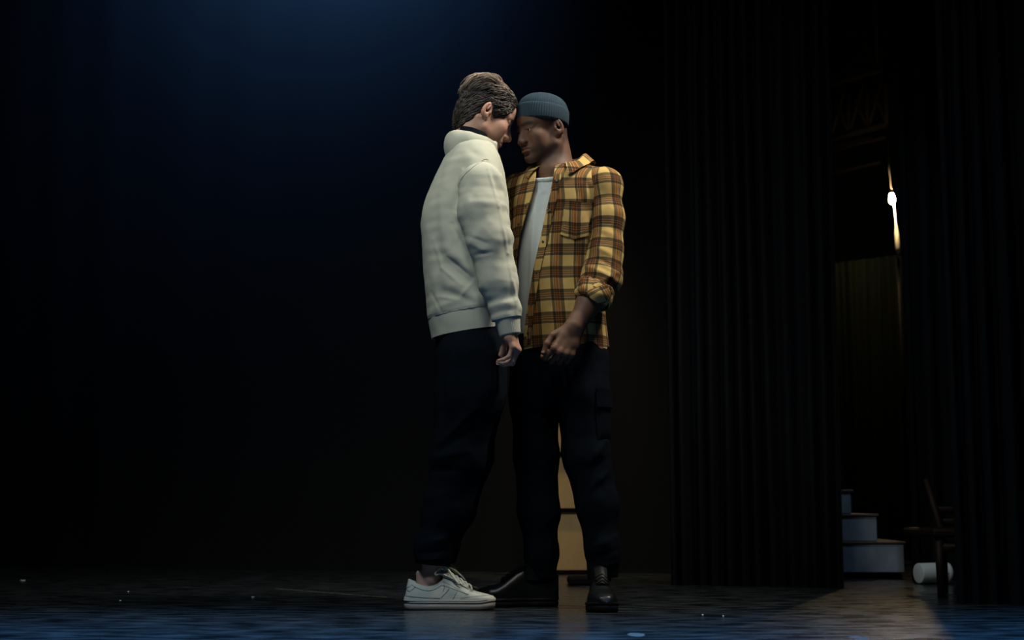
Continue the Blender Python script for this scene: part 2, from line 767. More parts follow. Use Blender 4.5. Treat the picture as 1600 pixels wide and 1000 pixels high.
def drape(name, a, b, height, pleats, depth, material, label, nz_=14, z0=0.0, sharp=1.0, seed=0, top_slope=0.0):
    """hanging cloth from floor point a to floor point b, folded into soft irregular pleats"""
    a = np.array([a[0], a[1]])
    b = np.array([b[0], b[1]])
    L = np.linalg.norm(b - a)
    t = (b - a) / L
    nrm = np.array([t[1], -t[0]])
    nu = max(40, int(pleats * 14))
    rs = np.random.RandomState(seed)
    knots = np.cumsum(0.55 + rs.rand(pleats + 2))
    u = np.linspace(0, 1, nu)
    ph = np.interp(u * (pleats + 1), np.arange(pleats + 2), (knots - knots[0]) / (knots[-1] - knots[0]) * pleats)
    amp = np.interp(u * (pleats + 1), np.arange(pleats + 2), 0.5 + 0.7 * rs.rand(pleats + 2))
    V = []
    for k in range(nz_):
        f = k / (nz_ - 1)
        flare = 1.0 + 0.35 * (1 - f)
        w = np.sin(2 * math.pi * ph + 0.5 * np.sin(5 * f + 9 * u))
        w = np.sign(w) * np.abs(w) ** sharp
        d = depth * amp * flare * w
        hgt = height + top_slope * u
        for i in range(nu):
            p = a + t * (L * u[i]) + nrm * d[i]
            V.append((p[0], p[1], z0 + f * (hgt[i] - z0)))
    base = np.array([(a[0] + b[0]) / 2, (a[1] + b[1]) / 2, z0])
    o = mesh_obj(name, np.array(V), grid_faces(nu, nz_), material, base=base, solid=0.006, flat_offset=0.0)
    return o


# far backdrop, nearly smooth; the pleated drape nearer on the right; the leg drapes of the wing
pa, pb = floor_at(-1050, 878), floor_at(1160, 897)
o = drape('backdrop_curtain', pa, (pb[0], pb[1]), 4.9, 24, 0.004, m_drape, None, seed=3)
tag(o, 'wide smooth black backdrop curtain behind the pair, washed blue at the top', 'curtain')
hem = o
pa, pb = floor_at(1050, 914), floor_at(1318, 919)
o = drape('pleated_curtain', pa, pb, 4.9, 11, 0.035, m_drape_r, None, seed=5)
tag(o, 'black pleated curtain hanging right of the man in the plaid shirt', 'curtain')
pa, pb = floor_at(1497, 943), floor_at(1760, 947)
o = drape('leg_curtain', pa, pb, 4.9, 7, 0.03, m_drape_r, None, seed=8)
tag(o, 'black leg drape nearest the camera at the far right edge', 'curtain')
pa, pb = P(1426, 905, 6.55), P(1700, 905, 6.5)
o = drape('wing_curtain', pa, pb, 4.9, 8, 0.03, m_drape_r, None, seed=12)
tag(o, 'black wing drape behind the chair, right of the lit lamp', 'curtain')

# low pleated olive drape on a rail in the wing
YS = 8.6
s0, s1 = P(1296, 412, YS), P(1409, 398, YS + 0.1)
o = drape('olive_curtain', (s0[0], s0[1]), (s1[0], s1[1]), s0[2], 7, 0.022, m_olive, None, seed=21, top_slope=s1[2] - s0[2])
tag(o, 'dim olive pleated curtain in the wing below the lamp', 'curtain')

# overhead lighting truss seen through the wing opening
m_truss = mat('truss_metal', (0.0055, 0.0044, 0.004), 0.8, spec=0.03)
add_bump(m_truss, 60, 0.2, 0.002)
YT = 8.9


def bar(name, a, b, r, material, parent, seg=8):
    V, Fc = tube([a, b], r, seg)
    return mesh_obj(name, V, Fc, material, parent)


t0, t1 = P(1270, 224, YT + 0.25), P(1386, 194, YT - 0.2)
root = empty('lighting_truss', (t0 + t1) / 2, 'dim rust-brown metal truss high in the wing above the lamp', 'truss')
for dz, dy in ((0.0, 0.0), (0.36, 0.0), (0.0, 0.35), (-0.07, 0.05), (-0.20, 0.18)):
    off = np.array([0.0, dy, dz])
    e1 = t1 + off
    bar('chord', t0 + off, e1, 0.022 if dz >= 0 else 0.012, m_truss, root)
for i in range(4):
    f0 = i / 4.0
    f1 = (i + 1) / 4.0
    up = np.array([0, 0, 0.36])
    a = t0 + (t1 - t0) * f0
    b = t0 + (t1 - t0) * f1
    bar('brace', a, b + up, 0.012, m_truss, root)
    bar('brace', a + up, b, 0.010, m_truss, root)
    bar('upright', b, b + up, 0.014, m_truss, root)
for f in (0.12, 0.9):
    a = t0 + (t1 - t0) * f + np.array([0, 0, 0.36])
    bar('hanger', a, a + np.array([0, 0, 2.2]), 0.006, m_truss, root)

# work lamp; the pale tapered strip below it stands in for a light streak
m_streak_cable = mat('pale_streak_and_cable', (0.72, 0.66, 0.52), 0.5)
add_bump(m_streak_cable, 90, 0.1, 0.001)
m_black_metal = mat('black_metal', (0.004, 0.004, 0.004), 0.6, spec=0.05)
m_bulb = mat('lit_bulb', (1, 0.9, 0.7), 0.3, emit=(1.0, 0.72, 0.36), strength=1700)
YLm = 8.0
bulb = P(1393.5, 312, YLm)
low = P(1404, 397, YLm + 0.02)
foot = np.array([low[0] + 0.01, YLm + 0.05, 0.0])
root = empty('work_lamp', foot, 'small lit warm work lamp in the wing, over a pale strip standing in for a light streak', 'lamp')
V, Fc = tube([foot, [low[0] + 0.002, YLm + 0.045, low[2] - 0.02]], 0.010, 10)
mesh_obj('stand_pole', V, Fc, m_black_metal, root)
V, Fc = tube([[foot[0], foot[1], 0.0], [foot[0], foot[1], 0.018], [foot[0], foot[1], 0.03]], [0.14, 0.135, 0.02], 24)
mesh_obj('base_plate', V, Fc, m_black_metal, root)
mid = P(1399.5, 345, YLm + 0.03)
topp = P(1396.5, 318, YLm + 0.03)
V, Fc = tube([low, low + (mid - low) * 0.15, low + (mid - low) * 0.6, mid, topp], [0.011, 0.016, 0.012, 0.0035, 0.003], 12)
mesh_obj('light_streak_strip', V, Fc, m_streak_cable, root)
V, Fc = tube([topp, P(1392, 290, YLm + 0.03), P(1389, 262, YLm + 0.03), P(1388, 215, YLm + 0.06)], 0.003, 6)
mesh_obj('cable', V, Fc, m_streak_cable, root)
c = bulb
V, Fc = tube([c + [-0.0, 0, -0.026], c + [0, 0, -0.018], c, c + [0, 0, 0.016], c + [0, 0, 0.026], c + [0, 0, 0.036]],
             [0.004, 0.013, 0.018, 0.016, 0.011, 0.010], 16)
mesh_obj('bulb', V, Fc, m_bulb, root)
V, Fc = tube([c + [0, 0, 0.034], c + [0, 0, 0.06]], [0.013, 0.011], 12)
mesh_obj('socket', V, Fc, m_black_metal, root)
V, Fc = tube([c + [0, 0, 0.058], c + [0.006, 0.02, 0.05], topp + [0, 0, 0.02]], 0.005, 8)
mesh_obj('bracket', V, Fc, m_black_metal, root)

# scuffed grey-blue wooden steps behind the curtain edge
m_steps = mat('scuffed_blue_grey_paint', (0.16, 0.19, 0.25), 0.65)
add_noise_color(m_steps, 7, (0.24, 0.30, 0.40), (0.50, 0.60, 0.70), (1, 1, 0.5), 6, 0.42, 0.72)
m_steps_edge = mat('worn_brown_edge', (0.16, 0.11, 0.08), 0.7)
add_bump(m_steps_edge, 40, 0.2, 0.002)
m_plinth = mat('black_plinth', (0.005, 0.005, 0.006), 0.9, spec=0.05)
add_bump(m_plinth, 40, 0.2, 0.002)
YP = 6.7
xs = [P(1285, 895, YP)[0], P(1330.5, 800, YP)[0], P(1371, 846, YP)[0], P(1413.5, 890, YP)[0]]
zb = P(1380, 895, YP)[2]
zs = [P(1320, 765, YP)[2], P(1350, 803, YP)[2], P(1390, 846, YP)[2]]
root = empty('step_unit', ((xs[0] + xs[3]) / 2, YP + 0.35, 0), 'scuffed blue-grey wooden stage steps seen from the side in the wing', 'steps')
DP = 0.7
for i in range(3):
    z0_ = zb if i == 2 else zs[i + 1] + 0.0
    x1 = xs[i + 1]
    V, Fc = box_mesh(((xs[0] + x1) / 2, YP + DP / 2, (z0_ + zs[i] - 0.012) / 2), (x1 - xs[0], DP, zs[i] - 0.012 - z0_), bevel=0.004)
    mesh_obj('side_panel', V, Fc, m_steps, root, smooth=False)
    V, Fc = box_mesh(((xs[0] + x1) / 2 + 0.004, YP + DP / 2, zs[i] - 0.006), (x1 - xs[0] + 0.012, DP + 0.012, 0.012), bevel=0.003)
    mesh_obj('tread', V, Fc, m_steps_edge, root, smooth=False)
V, Fc = box_mesh(((xs[0] + xs[3]) / 2, YP + DP / 2, zb / 2), (xs[3] - xs[0] - 0.02, DP - 0.02, zb), bevel=0.004)
mesh_obj('plinth', V, Fc, m_plinth, root, smooth=False)

# white tub lying on its side
m_white = mat('white_plastic', (0.62, 0.68, 0.68), 0.45)
add_bump(m_white, 20, 0.05, 0.001)
YB = 6.25
a, b = P(1435, 899, YB), P(1481, 899, YB + 0.04)
r = 0.046
a[2] = b[2] = r + 0.001
a2 = a + (b - a)
root = empty('white_tub', (a + b) / 2 * [1, 1, 0], 'small white cylindrical tub lying on the floor behind the chair leg', 'tub')
d = unit(b - a)
V, Fc = tube([a, a + d * 0.0004, a + d * 0.003, a + d * 0.004, a + d * 0.07, b - d * 0.004, b - d * 0.0004, b], [r * 0.90, r * 0.92, r * 0.94, r * 0.945, r * 0.96, r * 0.97, r * 0.965, r * 0.94], 40)
mesh_obj('body', V, Fc, m_white, root)
V, Fc = tube([b - d * 0.018, b - d * 0.016, b - d * 0.004, b - d * 0.002], [r * 0.96, r * 1.0, r * 1.0, r * 0.96], 32)
mesh_obj('rim', V, Fc, m_white, root)
mid = (a + b) / 2
V, Fc = tube(curve3([b - d * 0.01 + [0, -r, 0], b - d * 0.04 + [0, -r * 1.02, -0.01], b - d * 0.055 + [0, -r * .9, -0.02], b - d * 0.04 + [0, -r * .75, -0.035], b - d * 0.01 + [0, -r * .6, -0.042]], 14), 0.0015, 6)
mesh_obj('handle', V, Fc, m_black_metal, root)

# dark wooden chair half swallowed by the wing
m_chair = mat('dark_red_brown_wood', (0.02, 0.009, 0.006), 0.6, spec=0.2)
add_noise_color(m_chair, 6, (0.007, 0.0035, 0.0027), (0.016, 0.007, 0.005), (6, 6, 1), 4)
cf = floor_at(1471, 934)
root = empty('wooden_chair', cf + [0.19, 0.16, 0], 'dark red-brown wooden chair standing at the edge of the wing drape', 'chair')
sy = cf[1]
leg_h = P(1470, 838, sy)[2]
front = [cf, cf + [0.36, 0.03, 0]]
rear = [cf + [0.115, 0.34, 0], cf + [0.36, 0.36, 0]]
for q in front:
    V, Fc = tube([q, q + [0, 0, leg_h]], [0.014, 0.019], 8)
    mesh_obj('leg', V, Fc, m_chair, root)
for q in rear:
    lean = np.array([-0.05 if q is rear[0] else -0.05, 0.03, 0.22])
    V, Fc = tube([q, q + [0, 0, leg_h], q + [0, 0, leg_h] + lean], [0.014, 0.018, 0.012], 8)
    mesh_obj('leg', V, Fc, m_chair, root)
V, Fc = box_mesh(cf + [0.18, 0.18, leg_h + 0.012], (0.42, 0.42, 0.03), bevel=0.008)
mesh_obj('seat', V, Fc, m_chair, root, smooth=False)
for z in (0.10, 0.20):
    a = rear[0] + [0, 0, leg_h] + np.array([-0.05, 0.03, 0.22]) * z / 0.46
    b = rear[1] + [0, 0, leg_h] + np.array([-0.05, 0.03, 0.22]) * z / 0.46
    V, Fc = tube([a, (a + b) / 2 + [0, 0.02, 0], b], 0.015, 8, squash=(np.array([0, 1.0, 0]), 0.45))
    mesh_obj('back_rail', V, Fc, m_chair, root)
for q0, q1 in ((front[0], front[1]), (front[0], rear[0]), (front[1], rear[1])):
    V, Fc = tube([q0 + [0, 0, leg_h - 0.04], q1 + [0, 0, leg_h - 0.04]], 0.018, 8)
    mesh_obj('apron_rail', V, Fc, m_chair, root)
V, Fc = tube([front[0] + [0, 0, 0.12], rear[0] + [0, 0, 0.12]], 0.010, 8)
mesh_obj('stretcher', V, Fc, m_chair, root)

# plywood flat glimpsed between the legs
m_ply = mat('plywood', (0.50, 0.33, 0.15), 0.6)
add_noise_color(m_ply, 3.2, (0.42, 0.27, 0.115), (0.60, 0.41, 0.19), (2.2, 1, 0.8), 6, 0.3, 0.7)
YW = 7.1
xl, xr = P(846, 850, YW)[0], P(932, 850, YW)[0]
root = empty('plywood_flat', ((xl + xr) / 2, YW, 0), 'pale plywood scenery flat with black battens seen between the plaid-shirted man\'s legs', 'scenery flat')
rows = [897, 797, 709, 640]
for i in range(3):
    z0_ = P(890, rows[i], YW)[2] + 0.008
    z1_ = P(890, rows[i + 1], YW)[2] - 0.008
    V, Fc = box_mesh(((xl + xr) / 2, YW, (z0_ + z1_) / 2), (xr - xl, 0.018, z1_ - z0_), bevel=0.002)
    mesh_obj('plywood_panel', V, Fc, m_ply, root, smooth=False)
for i in range(4):
    z0_ = P(890, rows[i], YW)[2]
    V, Fc = box_mesh(((xl + xr) / 2, YW - 0.006, max(z0_, 0.011)), (xr - xl + 0.02, 0.036, 0.020), bevel=0.002)
    mesh_obj('batten', V, Fc, m_plinth, root, smooth=False)
for x in (xl - 0.011, xr + 0.011):
    h = P(890, rows[3], YW)[2] + 0.01
    V, Fc = box_mesh((x, YW - 0.004, h / 2), (0.022, 0.034, h), bevel=0.002)
    mesh_obj('upright', V, Fc, m_plinth, root, smooth=False)

# flat black weight lying in front of it
c0, c1 = floor_at(888, 915), floor_at(950, 915)
V, Fc = box_mesh(((c0[0] + c1[0]) / 2, c0[1] + 0.08, 0.017), (c1[0] - c0[0], 0.17, 0.034), bevel=0.008)
o = mesh_obj('stage_weight', V, Fc, m_plinth, smooth=False, base=((c0[0] + c1[0]) / 2, c0[1] + 0.08, 0))
tag(o, 'flat black stage weight on the floor in front of the plywood', 'weight')

# scraps on the floor
m_scrap = mat('paper_scrap', (0.4, 0.44, 0.46), 0.9, spec=0.1)
add_bump(m_scrap, 40, 0.2, 0.001)
m_tape = mat('floor_tape', (0.055, 0.062, 0.064), 0.85, spec=0.2)
add_bump(m_tape, 60, 0.1, 0.0005)


def scrap(name, px, py, w, d, label, category, group=None, material=None, th=0.004, seed=0, rot=0.0):
    c = floor_at(px, py)
    rs = np.random.RandomState(seed)
    n = 14
    ang = np.linspace(0, 2 * math.pi, n, endpoint=False)
    rr = 1 + 0.22 * (rs.rand(n) - 0.5)
    R = rotz(rot)
    V = []
    for z, s in ((0.0003, 1.0), (th * 0.7, 1.0), (th, 0.8)):
        for i in range(n):
            q = R @ np.array([math.cos(ang[i]) * w / 2 * rr[i] * s, math.sin(ang[i]) * d / 2 * rr[i] * s, 0])
            V.append((c[0] + q[0], c[1] + q[1], z + 0.001 * math.sin(3 * ang[i]) * (z > 0.001) * min(1, th / 0.004)))
    Fc = grid_faces(n, 3, True) + [tuple(range(n))[::-1], tuple(range(2 * n, 3 * n))]
    o = mesh_obj(name, np.array(V), Fc, material or m_scrap, base=(c[0], c[1], 0))
    return tag(o, label, category, group)


scrap('paper_scrap', 35, 908, 0.024, 0.03, 'small white paper scrap alone on the far left of the floor', 'scrap', 'scraps on the stage floor', seed=1, th=0.006)
scrap('paper_scrap', 188, 939, 0.008, 0.02, 'tiny pale fleck on the floor, lower of the left flecks', 'scrap', 'scraps on the stage floor', seed=2, th=0.003)
scrap('paper_scrap', 200, 925, 0.007, 0.012, 'tiny pale fleck on the floor, upper of the left flecks', 'scrap', 'scraps on the stage floor', seed=3, th=0.003)
scrap('paper_scrap', 395, 934, 0.010, 0.03, 'tiny curled fleck on the floor well left of the white sneaker', 'scrap', 'scraps on the stage floor', seed=4, th=0.004)
scrap('paper_scrap', 1098, 963, 0.005, 0.02, 'tiny fleck on the floor right of the black boot, left one of two', 'scrap', 'scraps on the stage floor', seed=5, th=0.006)
scrap('paper_scrap', 1130, 965, 0.004, 0.02, 'tiny fleck on the floor right of the black boot, right one of two', 'scrap', 'scraps on the stage floor', seed=6, th=0.006)
scrap('tape_mark', 994, 992, 0.052, 0.10, 'pale oval tape mark on the floor at the bottom edge below the boot', 'tape', seed=7, material=m_tape, th=0.0008)
scrap('tape_mark', 1340, 996, 0.035, 0.07, 'faint pale tape mark on the warm-lit floor at the bottom edge', 'tape', seed=8, material=m_tape, th=0.0008, rot=0.6)
a, b = floor_at(430, 920), floor_at(604, 933.5)
V, Fc = box_mesh((a + b) / 2 + [0, 0, 0.0006], (np.linalg.norm(b - a), 0.010, 0.0010), R=rotz(math.atan2(b[1] - a[1], b[0] - a[0])))
o = mesh_obj('line_tape', V, Fc, mat('pale_cord', (0.09, 0.09, 0.075), 0.9, spec=0.1), smooth=False, base=((a + b) / 2) * [1, 1, 0])
add_bump(MATS['pale_cord'], 60, 0.3, 0.001)
tag(o, 'thin pale strip of line tape on the floor left of the white sneaker', 'tape')


# ------------------------------------------------------------------ people: shared builders
m_skin_a = mat('fair_skin', (0.55, 0.34, 0.25), 0.55, spec=0.35, sss=0.12)
add_attr_color(m_skin_a, 'tint')
m_skin_b = mat('brown_skin', (0.2, 0.11, 0.07), 0.58, spec=0.3, sss=0.06)
add_attr_color(m_skin_b, 'tint')
m_sweat = mat('sage_grey_sweatshirt', (0.47, 0.475, 0.39), 0.9, spec=0.15)
add_bump(m_sweat, 420, 0.35, 0.0012)
m_navy = mat('black_knit', (0.006, 0.008, 0.013), 0.9, spec=0.05)
add_bump(m_navy, 300, 0.3, 0.001)
m_trouser_a = mat('dark_navy_trousers', (0.0035, 0.0055, 0.0085), 0.9, spec=0.03)
add_bump(m_trouser_a, 300, 0.25, 0.001)
m_trouser_b = mat('black_cargo_cloth', (0.0032, 0.0048, 0.0075), 0.9, spec=0.03)
add_bump(m_trouser_b, 260, 0.25, 0.001)
m_tee = mat('white_cotton', (0.43, 0.475, 0.495), 0.85)
add_bump(m_tee, 500, 0.15, 0.0006)
m_beanie = mat('slate_blue_knit', (0.026, 0.044, 0.062), 0.95, spec=0.1)
add_bump(m_beanie, 300, 0.4, 0.0015)
m_sneaker = mat('cream_leather', (0.47, 0.455, 0.355), 0.55)
add_bump(m_sneaker, 120, 0.12, 0.0006)
m_sneaker_sole = mat('cream_rubber', (0.27, 0.23, 0.18), 0.6)
add_bump(m_sneaker_sole, 60, 0.1, 0.0006)
m_lace = mat('cream_lace', (0.55, 0.54, 0.40), 0.8)
add_bump(m_lace, 600, 0.3, 0.0006)
m_seam = mat('dark_stitching', (0.13, 0.13, 0.10), 0.8)
add_bump(m_seam, 300, 0.2, 0.0005)
m_boot = mat('black_polished_leather', (0.006, 0.0065, 0.007), 0.3, spec=0.25)
add_bump(m_boot, 70, 0.12, 0.0012)
m_boot_sole = mat('black_rubber', (0.005, 0.005, 0.005), 0.6, spec=0.15)
add_bump(m_boot_sole, 60, 0.1, 0.0006)
m_eye = mat('eye_white', (0.55, 0.52, 0.48), 0.12)
add_attr_color(m_eye, 'tint')
m_nail = mat('finger_nail', (0.6, 0.42, 0.34), 0.35)
add_bump(m_nail, 50, 0.05, 0.0003)
m_hair = mat('brown_hair', (0.12, 0.085, 0.06), 0.42)
add_attr_color(m_hair, 'tint')
m_button = mat('dark_button', (0.03, 0.022, 0.018), 0.35)
add_bump(m_button, 90, 0.05, 0.0003)


def plaid_material():
    m = mat('mustard_plaid_flannel', (0.5, 0.35, 0.1), 0.9, spec=0.1)
    n, l, b = nodes(m)
    uvn = n.new('ShaderNodeUVMap')
    uvn.uv_map = 'UVMap'
    sep = n.new('ShaderNodeSeparateXYZ')
    l.new(uvn.outputs['UV'], sep.inputs['Vector'])
    Y_ = (1.0, 1.0, 1.0)
    D_ = (0.25, 0.265, 0.34)
    R_ = (0.55, 0.30, 0.27)
    O_ = (0.95, 0.58, 0.38)
    W_ = (1.05, 1.08, 1.35)
    warp = [(0.0, Y_), (0.49, D_), (0.600, Y_), (0.615, R_), (0.645, D_), (0.680, O_), (0.710, D_), (0.735, R_),
            (0.765, D_), (0.800, O_), (0.822, R_), (0.850, D_)]
    weft = [(0.0, Y_), (0.49, D_), (0.610, W_), (0.628, D_), (0.650, R_), (0.675, D_), (0.715, W_), (0.730, R_),
            (0.760, D_), (0.805, Y_), (0.820, R_), (0.845, D_)]
    outs = []
    for ax, off, stops in (('X', 0.0, warp), ('Y', 0.02, weft)):
        dv = n.new('ShaderNodeMath')
        dv.operation = 'MULTIPLY_ADD'
        dv.inputs[1].default_value = 1 / 0.079
        dv.inputs[2].default_value = off / 0.079 + 50
        l.new(sep.outputs[ax], dv.inputs[0])
        fr = n.new('ShaderNodeMath')
        fr.operation = 'FRACT'
        l.new(dv.outputs[0], fr.inputs[0])
        rp = n.new('ShaderNodeValToRGB')
        rp.color_ramp.interpolation = 'CONSTANT'
        els = rp.color_ramp.elements
        els[0].position, els[0].color = stops[0][0], (*stops[0][1], 1)
        els[1].position, els[1].color = stops[1][0], (*stops[1][1], 1)
        for pos, c in stops[2:]:
            e = els.new(pos)
            e.color = (*c, 1)
        l.new(fr.outputs[0], rp.inputs['Fac'])
        outs.append(rp.outputs['Color'])
    mx = n.new('ShaderNodeMix')
    mx.data_type = 'RGBA'
    mx.blend_type = 'MULTIPLY'
    mx.inputs['Factor'].default_value = 1.0
    l.new(outs[0], mx.inputs['A'])
    l.new(outs[1], mx.inputs['B'])
    m2 = n.new('ShaderNodeMix')
    m2.data_type = 'RGBA'
    m2.blend_type = 'MULTIPLY'
    m2.inputs['Factor'].default_value = 1.0
    m2.inputs['B'].default_value = (0.44, 0.30, 0.105, 1)
    l.new(mx.outputs['Result'], m2.inputs['A'])
    l.new(m2.outputs['Result'], b.inputs['Base Color'])
    tc = n.new('ShaderNodeTexNoise')
    tc.inputs['Scale'].default_value = 380
    bp = n.new('ShaderNodeBump')
    bp.inputs['Strength'].default_value = 0.3
    bp.inputs['Distance'].default_value = 0.001
    l.new(tc.outputs['Fac'], bp.inputs['Height'])
    l.new(bp.outputs['Normal'], b.inputs['Normal'])
    return m


m_plaid = plaid_material()


def head_frame(center, fwd_xy, pitch, roll=0.0):
    """fwd_xy: horizontal facing; pitch: radians the face looks down"""
    f = unit([fwd_xy[0], fwd_xy[1], 0])
    left = np.array([-f[1], f[0], 0])
    fw = f * math.cos(pitch) + np.array([0, 0, -math.sin(pitch)])
    up = np.cross(fw, left)
    if roll:
        l2 = left * math.cos(roll) + up * math.sin(roll)
        up = np.cross(fw, l2)
        left = l2
    return Frame(center, fw, left, up)


def add_head(S, fr, jaw=1.0, s=1.0, nose=1.0, lips=1.0):
    W = lambda q: fr.to_world(np.asarray(q, float) * s)
    E = lambda c, r, k=0.012, op='u', tilt=None: S.ell(np.asarray(c, float) * s, np.asarray(r, float) * s, fr, k, op, tilt)
    Cn = lambda a, b, ra, rb, k=0.012, op='u': S.cone(W(a), W(b), ra * s, rb * s, k, op)
    E((-0.006, 0, 0.048), (0.100, 0.0745, 0.081), 0.0)
    E((0.040, 0, 0.048), (0.053, 0.060, 0.056), 0.02)
    E((0.040, 0, -0.018), (0.047, 0.054, 0.062), 0.025)
    for sd in (-1, 1):
        Cn((0.000, 0.054 * sd * jaw, -0.052), (0.068, 0.016 * sd * jaw, -0.092), 0.016, 0.015, 0.022)
        Cn((-0.004, 0.058 * sd, -0.008), (0.000, 0.055 * sd * jaw, -0.050), 0.016, 0.016, 0.02)
        E((0.058, 0.043 * sd, -0.014), (0.024, 0.018, 0.020), 0.022)
        E((0.036, 0.043 * sd, -0.042), (0.040, 0.017, 0.034), 0.022)
        Cn((0.086, 0.010 * sd, 0.030), (0.070, 0.044 * sd, 0.029), 0.008, 0.009, 0.012)
        E((0.099, 0.031 * sd, 0.010), (0.016, 0.017, 0.013), 0.012, 's')
        E((0.0720, 0.031 * sd, 0.0105), (0.0145, 0.0155, 0.0140), 0.003)
        Cn((0.0845, 0.018 * sd, 0.0168), (0.0775, 0.045 * sd, 0.0158), 0.0052, 0.0044, 0.004)
        Cn((0.0830, 0.020 * sd, 0.0015), (0.0770, 0.043 * sd, 0.0035), 0.0044, 0.0040, 0.004)
    E((0.070, 0, -0.060), (0.026, 0.031, 0.026), 0.02)
    E((0.073, 0, -0.093), (0.020, 0.022, 0.017), 0.016)
    Cn((0.088, 0, 0.018), (0.107 * nose, 0, -0.024), 0.0075, 0.0105, 0.012)
    Cn((0.076, 0, 0.012), (0.088, 0, -0.026), 0.011, 0.0145, 0.010)
    E((0.106 * nose, 0, -0.028), (0.0125, 0.0115, 0.0105), 0.006)
    for sd in (-1, 1):
        E((0.099, 0.0135 * sd, -0.032), (0.0125, 0.0085, 0.0090), 0.005)
        E((0.105, 0.0065 * sd, -0.0405), (0.0065, 0.0038, 0.0045), 0.003, 's')
    for sd in (-1, 1):
        Cn((0.0945, 0.004 * sd, -0.0535), (0.083, 0.025 * sd, -0.0595), 0.0055 * lips, 0.003, 0.005)
    Cn((0.0925, -0.012, -0.0665), (0.0925, 0.012, -0.0665), 0.0065 * lips, 0.0065 * lips, 0.006)
    Cn((0.1000, -0.0, -0.0605), (0.088, 0.026, -0.061), 0.0026, 0.0022, 0.004, 's')
    Cn((0.1000, 0.0, -0.0605), (0.088, -0.026, -0.061), 0.0026, 0.0022, 0.004, 's')
    E((0.092, 0, -0.078), (0.008, 0.014, 0.004), 0.01, 's')
    # ears
    for sd in (-1, 1):
        ct, st_ = math.cos(-0.28), math.sin(-0.28)
        Rt = np.array([[ct, 0, -st_], [0, 1, 0], [st_, 0, ct]])
        cz = math.cos(0.38 * sd), math.sin(0.38 * sd)
        Rz = np.array([[cz[0], cz[1], 0], [-cz[1], cz[0], 0], [0, 0, 1]])
        T = Rz @ Rt
        c = np.array([-0.016, 0.080 * sd, 0.006])
        E(c, (0.019, 0.0085, 0.033), 0.006, 'u', T)
        E(c + [0.004, 0.0085 * sd, 0.003], (0.0115, 0.0075, 0.0215), 0.003, 's', T)
        E(c + [0.002, 0.002 * sd, -0.004], (0.006, 0.010, 0.009), 0.003, 's', T)
        E(c + [0.003, 0.0035 * sd, 0.007], (0.0035, 0.0045, 0.014), 0.003, 'u', T)
        E((-0.0015, 0.0775 * sd, -0.001), (0.005, 0.005, 0.008), 0.004)
        E((-0.011, 0.0775 * sd, -0.0205), (0.0085, 0.006, 0.0095), 0.010)


def hand_prims(S, o, xdir, zdir, side, curls, spread=1.0, thumb=None, scale=1.0):
    """xdir: along the hand, zdir: out of its back, side +1 right / -1 left hand; returns fingertip frames"""
    x = unit(xdir)
    z = unit(np.asarray(zdir, float) - (np.asarray(zdir, float) @ x) * x)
    y = np.cross(z, x) * side
    W = lambda q: o + scale * (q[0] * x + q[1] * y + q[2] * z)
    sc = scale
    mcp = [(0.092, 0.027, 0.0), (0.095, 0.007, 0.003), (0.089, -0.013, 0.001), (0.080, -0.031, -0.004)]
    lens = [(0.044, 0.026, 0.020), (0.048, 0.030, 0.021), (0.044, 0.028, 0.020), (0.034, 0.021, 0.018)]
    rad = [0.0092, 0.0095, 0.0090, 0.0078]
    tips = []
    S.cone(W((-0.03, 0.0, 0)), W((0.012, 0, 0)), 0.021 * sc, 0.022 * sc, 0.012, squash=(y, 1.35))
    for i, m in enumerate(mcp):
        S.cone(W((0.005, m[1] * 0.55, 0.0)), W(m), 0.0145 * sc, 0.0108 * sc, 0.012)
        S.cone(W((m[0] - 0.006, m[1], 0.002 + m[2])), W((m[0], m[1], 0.002 + m[2])), 0.0098 * sc, 0.0105 * sc, 0.005)
    S.ell(W((0.045, -0.020, -0.008)), np.array((0.02, 0.02, 0.02)) * sc, None, 0.014)
    S.ell(W((0.036, 0.020, -0.011)), np.array((0.020, 0.020, 0.020)) * sc, None, 0.014)
    for i, m in enumerate(mcp):
        p = np.array(m, float)
        ang = 0.0
        sp = (0.10, 0.02, -0.06, -0.15)[i] * spread
        for j in range(3):
            ang += curls[i][j]
            d = np.array([math.cos(ang) * math.cos(sp), math.sin(sp), -math.sin(ang)])
            q = p + d * lens[i][j]
            S.cone(W(p), W(q), rad[i] * (1 - 0.09 * j) * sc, rad[i] * (1 - 0.09 * (j + 1)) * sc, 0.004)
            if j < 2:
                S.ell(W(q), np.array((1, 1, 1)) * rad[i] * (1.02 - 0.08 * (j + 1)) * sc, None, 0.002)
            p0 = p
            p = q
        nn = np.array([math.sin(ang), 0, math.cos(ang)])
        tips.append((W(p - d * 0.003), d[0] * x + d[1] * y + d[2] * z, nn[0] * x + nn[2] * z, rad[i] * 0.75 * sc))
    t = thumb or [(0.022, 0.022, -0.008), (0.056, 0.044, -0.020), (0.084, 0.050, -0.028), (0.106, 0.046, -0.032)]
    for j, (ra, rb) in enumerate(((0.0145, 0.0112), (0.0108, 0.0098), (0.0100, 0.0082))):
        S.cone(W(t[j]), W(t[j + 1]), ra * sc, rb * sc, 0.006)
    td = unit(np.array(t[3]) - np.array(t[2]))
    dw = td[0] * x + td[1] * y + td[2] * z
    nw = unit(np.cross(dw, z)) * side * -1
    tips.append((W(t[3]) - dw * 0.003, dw, unit(0.7 * y + 0.7 * z - ((0.7 * y + 0.7 * z) @ dw) * dw), 0.0075 * sc))
    return tips


